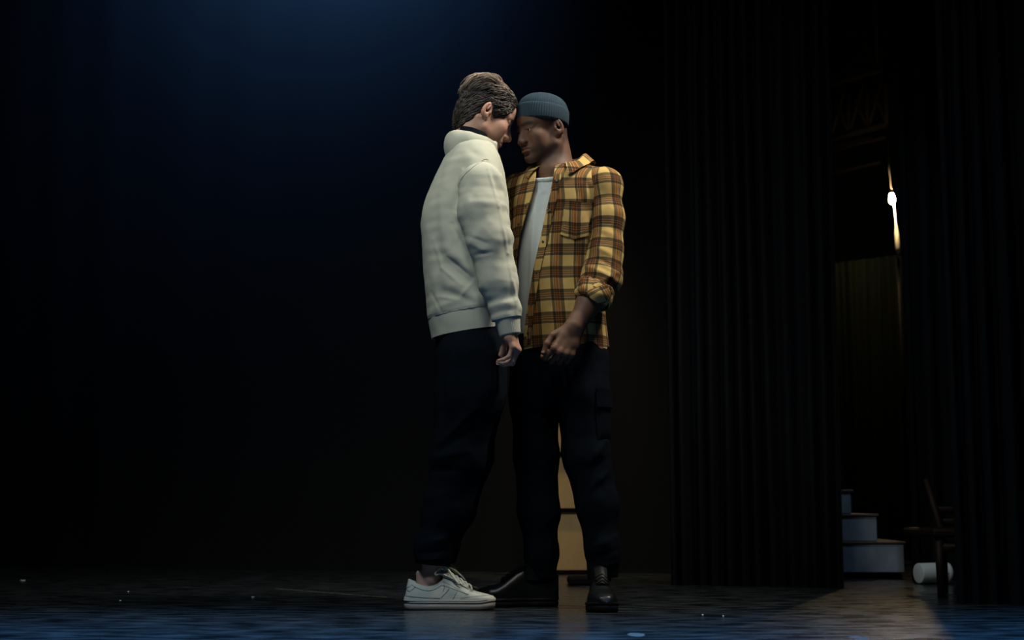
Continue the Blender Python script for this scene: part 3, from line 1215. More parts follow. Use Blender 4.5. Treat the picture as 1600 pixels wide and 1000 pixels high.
def nails(tips, parent, material):
    """a small curved nail plate on each fingertip"""
    for (p, d, nrm, r) in tips:
        d = unit(d)
        nrm = unit(nrm - (nrm @ d) * d)
        s = np.cross(d, nrm)
        V = []
        nu, nv = 7, 5
        for j in range(nv):
            v = -0.0045 + 0.0105 * j / (nv - 1)
            w = 0.85 * (1 - 0.25 * abs(j - 2) / 2)
            for i in range(nu):
                a = (i / (nu - 1) - 0.5) * 1.9 * w
                V.append(p + d * v + (r * 1.10) * (math.sin(a) * s + math.cos(a) * nrm) * (1.0 if j < nv - 1 else 0.97))
        mesh_obj('nail', np.array(V), np.array(grid_faces(nu, nv)), material, parent, solid=0.0008)


def chain(S, pts, radii, k=0.02, squash=None):
    for i in range(len(pts) - 1):
        S.cone(pts[i], pts[i + 1], radii[i], radii[i + 1], k, squash=squash)


def chain_param(V, pts):
    """arc length and angle of every vertex about a polyline"""
    pts = curve3(pts, 36)
    best = np.full(len(V), 1e9)
    s = np.zeros(len(V))
    u = np.zeros(len(V))
    acc = 0.0
    ref = np.array([0.0, -1.0, 0.0])
    for i in range(len(pts) - 1):
        a, b = pts[i], pts[i + 1]
        L = np.linalg.norm(b - a)
        t3 = (b - a) / L
        q = V - a
        lo_, hi_ = (-9 if i == 0 else 0), (9 if i == len(pts) - 2 else 1)
        t = np.clip(q @ t3 / L, lo_, hi_)
        r = q - np.outer(t * L, t3)
        d = np.linalg.norm(r, axis=1)
        e1 = unit(ref - (ref @ t3) * t3)
        e2 = np.cross(t3, e1)
        m = d < best
        best[m] = d[m]
        s[m] = acc + t[m] * L
        u[m] = np.arctan2(r[m] @ e2, r[m] @ e1)
        acc += L
    return s, u, best


def rows_to_keys(rows, Yc, lat, fwd, front_free=True):
    """rows (py, left px, right px, known semi-axis): solve the other axis from the outline"""
    keys = []
    for r in rows:
        py, Lp, Rp, known = r[:4]
        Yr = Yc + (r[4] if len(r) > 4 else 0)
        a0, b0 = P(Lp, py, Yr), P(Rp, py, Yr)
        w = (b0[0] - a0[0]) / 2
        cx = (a0[0] + b0[0]) / 2
        if front_free:
            a = known
            b = math.sqrt(max(w * w - (a * lat[0]) ** 2, 0.0004)) / abs(fwd[0])
        else:
            b = known
            a = math.sqrt(max(w * w - (b * fwd[0]) ** 2, 0.0004)) / abs(lat[0])
        keys.append((a0[2], cx, Yr, a, b))
    return keys


def axis_cut(V, p, d):
    return (V - np.asarray(p)) @ unit(d)


def shoe_frame(heel, yaw):
    f = np.array([math.cos(yaw), math.sin(yaw), 0])
    return Frame(heel, f, [-f[1], f[0], 0], [0, 0, 1])


def sole_outline(L, n=72, wid=1.0, side=1, toe=1.0):
    """closed plan of a shoe sole, heel at x = 0"""
    u = np.linspace(0, 2 * math.pi, n, endpoint=False)
    xs_ = L * (0.5 - 0.5 * np.cos(u))
    t = xs_ / L
    w = np.interp(t, [0, 0.02, 0.07, 0.16, 0.38, 0.55, 0.70, 0.82, 0.91, 0.965, 0.99, 1.0],
                  [0, 0.017, 0.028, 0.034, 0.033, 0.040, 0.047, 0.046, 0.038, 0.025, 0.012 * toe, 0.0]) * wid
    yc = np.interp(t, [0, 0.3, 0.6, 0.8, 1.0], [0, 0.0, 0.004, 0.004, -0.006]) * -side
    s = np.where(u < math.pi, -1, 1)
    return np.stack([xs_, yc + s * w], 1)


def ring_stack(outline, levels):
    """levels: (z, inset) -> closed solid from stacked copies of an outline"""
    n = len(outline)
    d1 = np.roll(outline, -1, 0) - np.roll(outline, 1, 0)
    nr = np.stack([d1[:, 1], -d1[:, 0]], 1)
    nr /= np.linalg.norm(nr, axis=1, keepdims=True) + 1e-9
    V = []
    for z, ins in levels:
        q = outline - nr * ins
        zz = z(outline[:, 0]) if callable(z) else np.full(n, z)
        V.append(np.concatenate([q, zz[:, None]], 1))
    V = np.concatenate(V)
    k = len(levels)
    Fc = grid_faces(n, k, True) + [tuple(range(n))[::-1], tuple(range((k - 1) * n, k * n))]
    return V, Fc


def shoe_upper(L, top, wid, z0, side=1, box=0.72, nx=70, na=36, lean=0.05):
    """dome-shaped upper: rings across the shoe; returns local vertices, faces and (t, a) coordinates"""
    V = []
    prm = []
    for i in range(nx):
        u = i / (nx - 1)
        t = 0.5 - 0.5 * math.cos(math.pi * u)
        w = np.interp(t, [0, 0.01, 0.03, 0.07, 0.16, 0.38, 0.55, 0.70, 0.82, 0.91, 0.965, 0.99, 1.0],
                      [0.003, 0.016, 0.022, 0.029, 0.033, 0.032, 0.038, 0.045, 0.0445, 0.037, 0.025, 0.015, 0.0015]) * wid - 0.001
        yc = np.interp(t, [0, 0.3, 0.6, 0.8, 1.0], [0, 0.0, 0.004, 0.004, -0.006]) * -side
        h = top(t) - z0
        for j in range(na):
            a = math.pi * j / (na - 1)
            c, s_ = math.cos(a), math.sin(a)
            y = math.copysign(abs(c) ** box, c) * w
            hh = h * abs(s_) ** box
            y *= 1 - 0.42 * max(0, hh / 0.11) ** 1.6
            V.append((t * L + lean * L * (hh / 0.07) * max(0.0, 1 - t / 0.2), yc + y, z0 + hh))
            prm.append((t, a))
    V, Fc = np.array(V), np.array(grid_faces(na, nx))
    if normals(V, Fc)[:, 2].mean() < 0:
        Fc = Fc[:, ::-1]
    return V, Fc, np.array(prm)


def surf_line(a, L, pts, side, lift=0.0018):
    """polyline on one flank of a shoe upper through (t, z) points"""
    m = a[np.sign(a[:, 1] + 1e-9) == side]
    out = []
    for t, z in curve3(np.array([(p[0], p[1]) for p in pts]), 4 * len(pts)):
        d = ((m[:, 0] - t * L) ** 2 + (m[:, 2] - z) ** 2)
        k = np.argsort(d)[:4]
        w = 1 / (d[k] + 1e-8)
        y = (m[k, 1] * w).sum() / w.sum()
        out.append((t * L, y + side * lift, z))
    return np.array(out)


def pick(V, N, px, py, lift=0.002, reach=0.012):
    """nearest surface point on a sight line, pushed out by lift"""
    c = np.array([0, 0, CAM_H])
    ray = unit(P(px, py, 5.0) - c)
    qv = V - c
    t = qv @ ray
    dist = np.linalg.norm(qv - t[:, None] * ray, axis=1)
    m = np.nonzero((dist < reach) & (N[:, 1] < 0.25))[0]
    k = m[np.argmin(t[m] + 1.5 * dist[m])]
    return V[k] + N[k] * lift, N[k]


# ------------------------------------------------------------------ person in the sweatshirt
def build_left_man():
    YL = 4.90
    yaw = math.radians(17)
    fwd = np.array([math.cos(yaw), math.sin(yaw), 0])
    lat = np.array([-fwd[1], fwd[0], 0])          # his left
    root_p = P(700, 955, YL) * [1, 1, 0] + [0, -0.03, 0]
    root = empty('person', root_p,
                 'person in a sage sweatshirt, dark trousers and white sneakers, head bowed, forehead to forehead', 'person')

    # key points
    ear = P(763, 171, YL - 0.055)
    hf = head_frame((0, 0, 0), (math.cos(math.radians(16)), math.sin(math.radians(16))), math.radians(25), math.radians(0))
    hf.o = ear - hf.R @ np.array([-0.012, -0.080, 0.006])
    sh = P(757, 268, YL - 0.16)
    arm = [P(752, 290, YL - 0.175), P(753, 330, YL - 0.195), P(764, 372, YL - 0.205), P(778, 440, YL - 0.205), P(790.5, 488, YL - 0.205), P(797, 522, YL - 0.205)]
    arm_r = [0.072, 0.079, 0.073, 0.0615, 0.047, 0.039]
    arm2 = [P(734, 290, YL + 0.165), P(732, 340, YL + 0.175), P(730, 400, YL + 0.175), P(732, 450, YL + 0.17), P(736, 495, YL + 0.165), P(738, 525, YL + 0.165)]
    legR = [P(735, 560, YL - 0.09), P(733, 620, YL - 0.09), P(716, 712, YL - 0.08), P(697, 795, YL - 0.07), P(678, 872, YL - 0.075), P(672, 925, YL - 0.075)]
    legL = [P(737, 560, YL + 0.09), P(739, 620, YL + 0.10), P(728, 712, YL + 0.12), P(706, 795, YL + 0.14), P(682, 872, YL + 0.16), P(674, 925, YL + 0.16)]

    # ---- body
    S = Field()
    add_head(S, hf, jaw=0.98, s=0.985, nose=1.03, lips=0.85)
    S.cone(hf.to_world((-0.032, 0, -0.02)), P(730, 250, YL), 0.053, 0.060, 0.022)
    S.cone(hf.to_world((-0.046, 0, 0.0)), P(726, 245, YL), 0.036, 0.052, 0.022)
    for sd in (-1, 1):
        S.cone(hf.to_world((-0.03, 0.058 * sd, -0.03)), P(745, 243, YL) + lat * 0.02 * sd, 0.011, 0.010, 0.014)
    chain(S, [P(732, 250, YL), P(726, 330, YL), P(729, 440, YL), P(732, 540, YL)], [0.070, 0.105, 0.100, 0.105], 0.03)
    S.cone(P(752, 282, YL - 0.12), P(738, 282, YL + 0.13), 0.045, 0.045, 0.03)
    chain(S, [P(752, 290, YL - 0.15), arm[2], P(786, 470, YL - 0.205), P(795, 510, YL - 0.205)], [0.046, 0.040, 0.034, 0.026], 0.02)
    chain(S, [P(736, 290, YL + 0.15), arm2[2], arm2[4], arm2[5]], [0.046, 0.040, 0.030, 0.026], 0.02)
    for leg in (legR, legL):
        chain(S, [leg[0], leg[2], leg[3], leg[4], leg[5]], [0.080, 0.060, 0.050, 0.038, 0.025], 0.02)
        S.ell(leg[5] + [0.006, -0.024, 0.042], (0.012, 0.009, 0.014), None, 0.014)
        S.cone(leg[5] + [-0.036, 0, 0.060], leg[5] + [-0.026, 0, -0.015], 0.012, 0.018, 0.02)
    toe_r = P(735, 940, YL - 0.08)
    S.cone(legR[5] + [0, 0, -0.014], legR[5] + [0.10, 0, -0.022], 0.024, 0.018, 0.02)
    S.cone(legL[5] + [0, 0, -0.014], legL[5] + [0.06, 0.07, -0.022], 0.024, 0.018, 0.02)
    hd = P(807, 547, YL - 0.20) - P(794.5, 506, YL - 0.205)
    tipsR = hand_prims(S, P(794.5, 506, YL - 0.205), hd, (0.96, -0.22, 0.2), 1,
                       [(0.75, 0.95, 0.45), (0.72, 1.0, 0.45), (0.62, 1.0, 0.45), (0.62, 0.72, 0.35)], 0.8,
                       thumb=[(0.022, 0.022, -0.008), (0.050, 0.038, -0.030), (0.074, 0.036, -0.050), (0.092, 0.030, -0.064)], scale=0.98)
    tipsL = hand_prims(S, P(738, 520, YL + 0.165), P(738, 560, YL + 0.165) - P(738, 520, YL + 0.165), -lat * -0.3 + fwd, -1,
                       [(0.5, 0.7, 0.4)] * 4, 0.8)
    lo = np.array([P(640, 500, YL)[0] - 0.02, YL - 0.32, 0.015])
    hi = np.array([P(830, 500, YL)[0] + 0.02, YL + 0.36, 1.84])
    V, Q = surface(S, lo, hi, 0.0032)
    q = hf.to_local(V)
    col = np.tile(np.array([0.43, 0.245, 0.175]), (len(V), 1))
    red = np.exp(-(((q - [0.11, 0, -0.028]) / 0.02) ** 2).sum(1)) * 0.5
    for sd in (-1, 1):
        red += np.exp(-(((q - [0.07, 0.045 * sd, -0.02]) / 0.028) ** 2).sum(1)) * 0.4
        red += np.exp(-(((q - [-0.016, 0.082 * sd, 0.006]) / 0.03) ** 2).sum(1)) * 0.5
    lip = np.exp(-(((q - [0.096, 0, -0.060]) / [0.012, 0.022, 0.011]) ** 2).sum(1))
    brow = np.zeros(len(V))
    for sd in (-1, 1):
        brow += np.exp(-(((q - [0.088, 0.028 * sd, 0.031]) / [0.016, 0.019, 0.0052]) ** 2).sum(1))
    low = sstep(1.0, 0.5, V[:, 2])
    col = col * (1 - 0.5 * red[:, None] * np.array([0.0, 0.5, 0.5]))
    col = col * (1 - 0.55 * lip[:, None]) + 0.55 * lip[:, None] * np.array([0.40, 0.15, 0.12])
    bw = np.clip(brow * 1.2, 0, 0.85)[:, None]
    col = col * (1 - bw) + bw * np.array([0.07, 0.045, 0.03])
    stub = sstep(-0.045, -0.075, q[:, 2]) * sstep(0.0, 0.05, q[:, 0]) * (V[:, 2] > 1.3) * 0.25
    col = col * (1 - stub[:, None])
    body = mesh_obj('body', V, Q, m_skin_a, root, col=col)
    nails(tipsR, body, m_nail)

    # eyes
    for sd in (-1, 1):
        c = hf.to_world(np.array((0.0724, 0.031 * sd, 0.0095)) * 0.985)
        eye_ball(c, hf, 0.0142, body, (0.10, 0.09, 0.06))

    # ---- hair: many swept locks over a scalp cap
    build_hair(hf, root)

    # ---- black roll-neck
    nb, nt = P(733, 238, YL), P(741, 207, YL + 0.005)
    ax = unit(nt - nb)
    V = []
    nu = 48
    prof = [(-0.02, 0.075), (0.0, 0.070), (0.02, 0.0665), (0.045, 0.065), (0.066, 0.066), (0.070, 0.064), (0.066, 0.061), (0.05, 0.059)]
    for dz, r in prof:
        for i in range(nu):
            a = 2 * math.pi * i / nu
            tilt = -0.020 * math.cos(a) * (dz + 0.02) / 0.09
            V.append(nb + ax * (dz + tilt) + (fwd * math.cos(a) * 0.97 + lat * math.sin(a) * 0.97) * r)
    mesh_obj('roll_neck', np.array(V), np.array(grid_faces(nu, len(prof), True)), m_navy, root)

    # ---- sweatshirt
    rows = [(222, 706, 768, 0.085), (234, 700, 776, 0.115), (250, 690, 782, 0.150), (270, 680, 788, 0.172), (290, 672, 791, 0.180),
            (320, 662, 795, 0.183), (345, 657, 797, 0.183), (400, 659.5, 798, 0.180), (440, 663, 797, 0.178),
            (475, 666, 795, 0.176), (500, 667.5, 792, 0.172), (520, 672, 789, 0.168), (560, 676, 787, 0.165)]
    tf = loft_field(rows_to_keys(rows, YL, lat, fwd), lat, fwd, ztop=P(735, 226, YL)[2], zbot=P(735, 556, YL)[2])
    T = Field()
    T.add(tf, 0)
    T.cone(P(748, 266, YL - 0.10), P(754, 290, YL - 0.14), 0.055, 0.062, 0.04)
    T.cone(P(735, 266, YL + 0.10), P(738, 290, YL + 0.14), 0.055, 0.062, 0.04)
    V, Q = surface(T, (P(640, 500, YL)[0], YL - 0.28, P(700, 560, YL)[2] - 0.02), (P(830, 500, YL)[0], YL + 0.28, P(735, 215, YL)[2] + 0.02), 0.005, smooth=1)
    fc = (V - P(728, 500, YL)) @ fwd
    zc = lambda py: P(728, py, YL)[2]
    seam = V[:, 2] - (zc(489) + 0.17 * fc)
    hem = V[:, 2] - (zc(521) + 0.15 * fc)
    N = normals(V, Q)
    fl = [(722, 262, 700, 300, 10, -0.006), (716, 296, 712, 330, 7, -0.010), (700, 250, 690, 330, 12, 0.004), (680, 330, 684, 450, 9, -0.005),
          (672, 360, 678, 470, 8, 0.004), (690, 400, 745, 455, 9, -0.007), (700, 390, 752, 440, 8, 0.006), (685, 430, 740, 470, 10, 0.005),
          (720, 380, 748, 430, 7, -0.006), (695, 455, 750, 478, 6, -0.004), (676, 480, 720, 470, 6, 0.004), (705, 330, 722, 372, 9, -0.006),
          (668, 300, 664, 380, 9, 0.003), (712, 335, 735, 378, 3.0, 0.004), (706, 352, 728, 396, 2.8, -0.003), (690, 418, 722, 448, 2.8, 0.003), (700, 404, 738, 436, 2.6, -0.003),
          (684, 462, 716, 470, 2.4, 0.0025), (722, 268, 716, 300, 3.0, 0.004), (676, 372, 690, 420, 3.0, 0.0025), (742, 440, 720, 466, 2.6, 0.003), (672, 452, 690, 486, 2.6, -0.002), (690, 345, 700, 400, 10, 0.004), (735, 235, 748, 246, 6, -0.003)]
    V2 = folds(V, N, fl, YL - 0.14)
    V2 = V2 + N * (noise3(V * [1, 1, 0.55], 16) * 0.0020 + noise3(V * [1, 1, 0.6], 38) * 0.0014 + noise3(V * [0.45, 0.45, 2.0], 26) * 0.0011)[:, None]
    blouse = np.exp(-(seam / 0.018) ** 2) * 0.0012 - np.exp(-(seam / 0.004) ** 2) * 0.002
    V2 = V2 + N * blouse[:, None]
    ring = V[:, 2] - P(735, 231, YL)[2]
    a, b = clip(V2, Q, seam)
    sw = mesh_obj('sweatshirt', a, b, m_sweat, root, solid=0.004)
    Vb = V - N * 0.0022 + N * (noise3(V, 25) * 0.0015)[:, None]
    g = np.minimum(-seam + 0.006, hem)
    a, b = clip(Vb, Q, g)
    mesh_obj('hem_band', a, b, m_sweat, sw, solid=0.005)

    SLV = []

    def sleeve(pts, rad, cuff_dir, fl, near):
        A = Field()
        A.cone(pts[0] + (np.array([0.004, 0.05, 0.045]) if near else np.array([0.0, -0.05, 0.045])), pts[0], 0.050, rad[0], 0.03)
        chain(A, pts, rad, 0.03)
        lo = np.min(pts, 0) - 0.11
        hi = np.max(pts, 0) + 0.13
        V, Q = surface(A, lo, hi, 0.0045, smooth=1)
        N = normals(V, Q)
        s, u, d = chain_param(V, pts)
        if near:
            V = folds(V, N, fl, YL - 0.25, 0.6)
        wr = np.sin(s * 120 + 2.0 * np.sin(u * 1.3 + s * 14) + noise3(V, 9) * 2.6)
        amp = 0.0005 + 0.0008 * np.exp(-((s - 0.20) / 0.07) ** 2) + 0.0014 * np.exp(-((s - 0.44) / 0.06) ** 2)
        V = V + N * (wr * amp * (0.4 + 0.6 * sstep(-0.2, 0.8, np.cos(u - (4.14 if near else 1))))
                     + noise3(V * [1, 1, 0.5], 14) * 0.002 + noise3(V, 40) * 0.001 + noise3(V * [0.4, 0.4, 2.4], 24) * 0.0014)[:, None]
        if near:
            SLV.extend([V.copy(), N.copy()])
        end = pts[-2] + (pts[-1] - pts[-2]) * 0.30
        g = -axis_cut(V, end, pts[-1] - pts[-2])
        V, Q = clip(V, Q, g)
        so = mesh_obj('sleeve', V, Q, m_sweat, sw, solid=0.004)
        # ribbed cuff
        d = unit(pts[-1] - pts[-2])
        e1 = unit(np.cross(d, [0.2, 1, 0]))
        e2 = np.cross(d, e1)
        c0 = pts[-2] + (pts[-1] - pts[-2]) * 0.24
        L = np.linalg.norm(pts[-1] - c0) + 0.004
        nu = 160
        rowsC = [(0, 0.043), (0.12, 0.0425), (0.35, 0.0405), (0.65, 0.0375), (0.92, 0.0355), (1.0, 0.0345), (0.99, 0.031), (0.8, 0.030)]
        W = []
        for f, r in rowsC:
            for i in range(nu):
                a = 2 * math.pi * i / nu
                rr = r + 0.0006 * math.cos(40 * a)
                W.append(c0 + d * L * f + rr * (math.cos(a) * e1 + math.sin(a) * e2 * 1.12))
        mesh_obj('cuff', np.array(W), np.array(grid_faces(nu, len(rowsC), True)), m_sweat, sw)
        return so

    slf = [(786, 300, 802, 430, 4, 0.003), (736, 372, 760, 382, 3, -0.003), (744, 398, 768, 396, 3, -0.003), (735, 380, 756, 392, 4, 0.003), (760, 480, 806, 470, 5, 0.004), (764, 492, 806, 482, 4, -0.003),
           (772, 262, 790, 300, 5, 0.004), (725, 300, 740, 340, 8, 0.004), (802, 440, 808, 490, 3, 0.004),
           (762, 262, 779, 324, 2.4, 0.0035), (779, 324, 793, 396, 2.4, 0.0035), (793, 396, 805, 470, 2.4, 0.0035), (768, 268, 786, 330, 4, -0.003)]
    sleeve(arm, arm_r, None, slf, True)
    sleeve(arm2, arm_r, None, [], False)

    # stitched seam over the dropped shoulder
    line = [(715.5, 287, 0), (719, 279, 0), (727, 269, 0), (737, 260, 0), (748, 252.5, 0), (757, 248.5, 0), (764, 249.5, 0)]
    VS = np.concatenate([V2, SLV[0]])
    NS = np.concatenate([N, SLV[1]])
    pts = np.array([pick(VS, NS, q[0], q[1], 0.0008, 0.006)[0] for q in curve3(np.array(line, float), 64)])
    for _ in range(4):
        pts[1:-1] = 0.4 * pts[1:-1] + 0.3 * (pts[:-2] + pts[2:])
    v, f = tube(pts, 0.0014 * np.sin(np.linspace(0.15, math.pi - 0.15, len(pts))) ** 0.5, 6)
    mesh_obj('shoulder_seam', v, f, m_sweat, sw)

    # stand collar, thick and turned over, open at the front
    cb, ctp = P(735, 240, YL), P(736.5, 217, YL)
    axc = unit(ctp - cb)
    nu = 84
    full = [(0.012, 0.066), (0.030, 0.066), (0.043, 0.068), (0.050, 0.0715), (0.0525, 0.076), (0.0505, 0.0815), (0.044, 0.0880), (0.034, 0.0935),
            (0.022, 0.0965), (0.010, 0.0962), (-0.002, 0.0925), (-0.012, 0.0890), (-0.022, 0.086)]
    V = []
    for k, (dz, r) in enumerate(full):
        for i in range(nu):
            a = 0.30 + (2 * math.pi - 0.60) * i / (nu - 1)
            ca, sa = math.cos(a), math.sin(a)
            tilt = (-0.021 * ca - 0.002 + 0.010 * sstep(0.75, 1.0, ca)) * sstep(-0.022, 0.045, dz)
            wob = 0.0022 * math.sin(4 * a + 20 * dz) + 0.0012 * math.sin(9 * a)
            stand = sstep(-0.1, 0.9, ca)
            lim = 0.0845 + 0.010 * (k / 12.0)
            rr = r * (1 - stand) + stand * (lim + 0.006 * sstep(0.0, 0.05, dz))
            V.append(cb + axc * (dz + tilt) + (fwd * ca * 0.96 + lat * sa * 0.95) * (rr + wob))
    mesh_obj('collar', np.array(V), np.array(grid_faces(nu, len(full))), m_sweat, sw, solid=0.003)

    # ---- trousers
    rows = [(490, 684, 788, 0.155), (520, 680, 789, 0.160), (560, 676, 791, 0.170), (600, 678, 790, 0.165), (625, 680, 788, 0.15)]
    pf = loft_field(rows_to_keys(rows, YL, lat, fwd), lat, fwd, ztop=P(735, 500, YL)[2], zbot=P(735, 615, YL)[2])
    Tr = Field()
    Tr.add(pf, 0)
    for leg, dx in ((legR, 0), (legL, 0)):
        chain(Tr, [leg[0], leg[1], leg[2], leg[3], leg[4] + [0, 0, 0.03], leg[4] + [-0.002, 0, -0.012]], [0.108, 0.108, 0.092, 0.078, 0.064, 0.058], 0.035)
    V, Q = surface(Tr, (P(620, 500, YL)[0], YL - 0.28, 0.06), (P(830, 500, YL)[0], YL + 0.32, P(735, 495, YL)[2] + 0.03), 0.006, smooth=1)
    N = normals(V, Q)
    fl = [(690, 690, 742, 640, 5, 0.009), (686, 705, 745, 668, 6, -0.008), (680, 715, 730, 705, 6, 0.008), (675, 735, 712, 735, 6, -0.007),
          (705, 560, 700, 660, 7, 0.005), (695, 560, 690, 640, 5, -0.005), (718, 560, 716, 640, 6, -0.004), (670, 780, 700, 770, 7, 0.005),
          (658, 850, 700, 840, 5, 0.006), (655, 865, 695, 860, 4, -0.006), (652, 876, 695, 874, 3, 0.004)]
    V = folds(V, N, fl, YL - 0.17)
    V = V + N * (noise3(V * [1, 1, 0.5], 11) * 0.006 + noise3(V, 30) * 0.002)[:, None]
    g = V[:, 2] - (legR[4][2] - 0.022 - 0.10 * (V[:, 0] - legR[4][0]))
    V, Q = clip(V, Q, g)
    mesh_obj('trousers', V, Q, m_trouser_a, root, solid=0.004)

    # ---- sneakers
    heel = P(632, 951, YL - 0.08)
    build_sneaker(shoe_frame((heel[0] - 0.002, YL - 0.078, 0), 0.0), root, -1)
    build_sneaker(shoe_frame((heel[0] + 0.035, YL + 0.13, 0), math.radians(50)), root, 1)
    return hf


def eye_ball(c, hf, r, parent, iris):
    nu, nv = 28, 18
    V = []
    C = []
    for j in range(nv):
        th = math.pi * j / (nv - 1)
        for i in range(nu):
            a = 2 * math.pi * i / nu
            d = np.array([math.cos(th), math.sin(th) * math.cos(a), math.sin(th) * math.sin(a)])
            V.append(c + hf.R @ (d * r))
            C.append((0.004, 0.004, 0.004) if th < 0.20 else iris if th < 0.46 else (0.5, 0.47, 0.44))
    mesh_obj('eye', np.array(V), np.array(grid_faces(nu, nv, True))[:, ::-1], m_eye, parent, col=C)


def build_hair(hf, root):
    rs = np.random.RandomState(4)
    s = 0.985
    c0 = np.array((-0.006, 0, 0.048)) * s
    rad = np.array((0.101, 0.0755, 0.082)) * s

    def zmin(x):
        return np.interp(x, [-0.12, -0.085, -0.060, -0.036, -0.030, 0.022, 0.026, 0.050, 0.068, 0.083, 0.10],
                         [-0.088, -0.088, -0.070, -0.030, 0.036, 0.036, -0.004, 0.004, 0.045, 0.085, 0.110])

    def skull(d, off):
        """point over the skull in direction d; the nape runs down along the neck"""
        dz = d[:, 2]
        back = sstep(-0.1, 0.5, -d[:, 0])
        low = np.maximum(0, -dz) * back
        hor = np.sqrt(np.maximum(1e-6, 1 - dz ** 2))
        full = np.sqrt(np.maximum(1e-6, 1 - dz ** 4))
        g = np.where(dz < 0, (1 - back) + back * full / hor, 1.0)
        r = np.stack([rad[0] * g, rad[1] * (1 + (g - 1) * 0.5), rad[2] * (1 + 1.15 * low)], 1)
        return c0 + d * r + d * off[:, None]

    # scalp cap
    nu, nv = 96, 56
    th = math.pi * 0.80 * np.arange(nv) / (nv - 1)
    az = 2 * math.pi * np.arange(nu) / nu
    TH, AZ = np.meshgrid(th, az, indexing='ij')
    d = np.stack([np.sin(TH) * np.cos(AZ), np.sin(TH) * np.sin(AZ), np.cos(TH)], -1).reshape(-1, 3)
    V = skull(d, 0.0025 + 0.007 * np.maximum(0, d[:, 2]))
    Fq = np.array(grid_faces(nu, nv, True))[:, ::-1]
    Vc, Fc = clip(V, Fq, V[:, 2] - zmin(V[:, 0]))
    Vw = hf.to_world(Vc + np.stack([noise3(Vc, 40) * 0.001, noise3(Vc + 5, 40) * 0.001, noise3(Vc, 30) * 0.002], 1))
    if normals(Vw, Fc)[:, 2].mean() < 0:
        Fc = Fc[:, ::-1]
    hair = mesh_obj('hair', Vw, Fc, m_hair, root, col=np.tile([0.030, 0.022, 0.017], (len(Vw), 1)))
    # locks, in a few hundred clumps that share a direction
    n = 9000
    d = rs.randn(n, 3)
    d /= np.linalg.norm(d, axis=1, keepdims=True)
    p = skull(d, np.zeros(n))
    ok = (d[:, 2] > -0.80) & (p[:, 2] > zmin(p[:, 0]) + 0.003)
    d = d[ok][:3600]
    n = len(d)
    cl = rs.randn(170, 3)
    cl /= np.linalg.norm(cl, axis=1, keepdims=True)
    clump = np.argmax(d @ cl.T, 1)
    cw = rs.randn(170, 2)
    cliff = rs.rand(170)
    top = sstep(0.25, 0.75, d[:, 2])
    back = sstep(0.1, 0.8, -d[:, 0])
    front = sstep(0.30, 0.75, d[:, 0])
    L = (0.030 + 0.050 * top * (1 - 0.4 * back) + 0.004 * back) * (0.7 + 0.6 * rs.rand(n)) * (1 - 0.15 * front)
    lift = (0.004 + 0.024 * top * (1 - 0.62 * front) * (1 - 0.5 * back) + 0.002 * back) * (0.35 + 1.1 * cliff[clump])
    side = np.sign(d[:, 1])
    flow = np.stack([-np.ones(n), 0.10 * side * (1 - top) + (0.34 * cw[clump, 0] + 0.14 * rs.randn(n)) * (0.3 + 1.1 * top),
                     -0.75 * (1 - top) - 0.65 * back + 0.22 * cw[clump, 1] + 0.10 * rs.randn(n)], 1)
    K = 9
    paths = np.zeros((n, K, 3))
    q = d.copy()
    w1 = rs.rand(n) * 6.28
    flick = rs.rand(n) * top
    for k in range(K):
        f = k / (K - 1)
        off = 0.003 + lift * (math.sin(min(f * 1.5, 1) * math.pi / 2) - 0.75 * sstep(0.45, 1.0, f) * (1 - 0.9 * flick))
        pt = skull(q, off)
        pt = pt + (0.0016 * np.sin(w1 + 5 * f))[:, None] * np.array([0, 1, 0.6]) + (0.003 * cliff[clump] * math.sin(3 * f))[:, None] * np.array([0, 0, 1]) * top[:, None]
        paths[:, k] = pt
        t = flow - (flow * q).sum(1, keepdims=True) * q
        t /= np.linalg.norm(t, axis=1, keepdims=True) + 1e-6
        q = q + t * (L / (K - 1) / 0.09)[:, None]
        q /= np.linalg.norm(q, axis=1, keepdims=True)
    rr = (0.0011 + 0.0014 * rs.rand(n))[:, None] * np.array([0.6, 0.9, 1, 1, 0.95, 0.85, 0.7, 0.45, 0.1])[None]
    V, Fc = tubes(hf.to_world(paths.reshape(-1, 3)).reshape(n, K, 3), rr, 4)
    lit_tone = (0.35 + 0.4 * rs.rand(n) + 0.4 * cliff[clump]) * (1 + 13.0 * sstep(0.55, 0.97, d[:, 2]) * (1 - 0.3 * front))  # overhead light put into the colour: locks on the crown far lighter
    col = np.repeat(np.array([0.044, 0.032, 0.024])[None] * lit_tone[:, None], K * 4, 0)
    mesh_obj('locks', V, Fc, m_hair, hair, col=col)


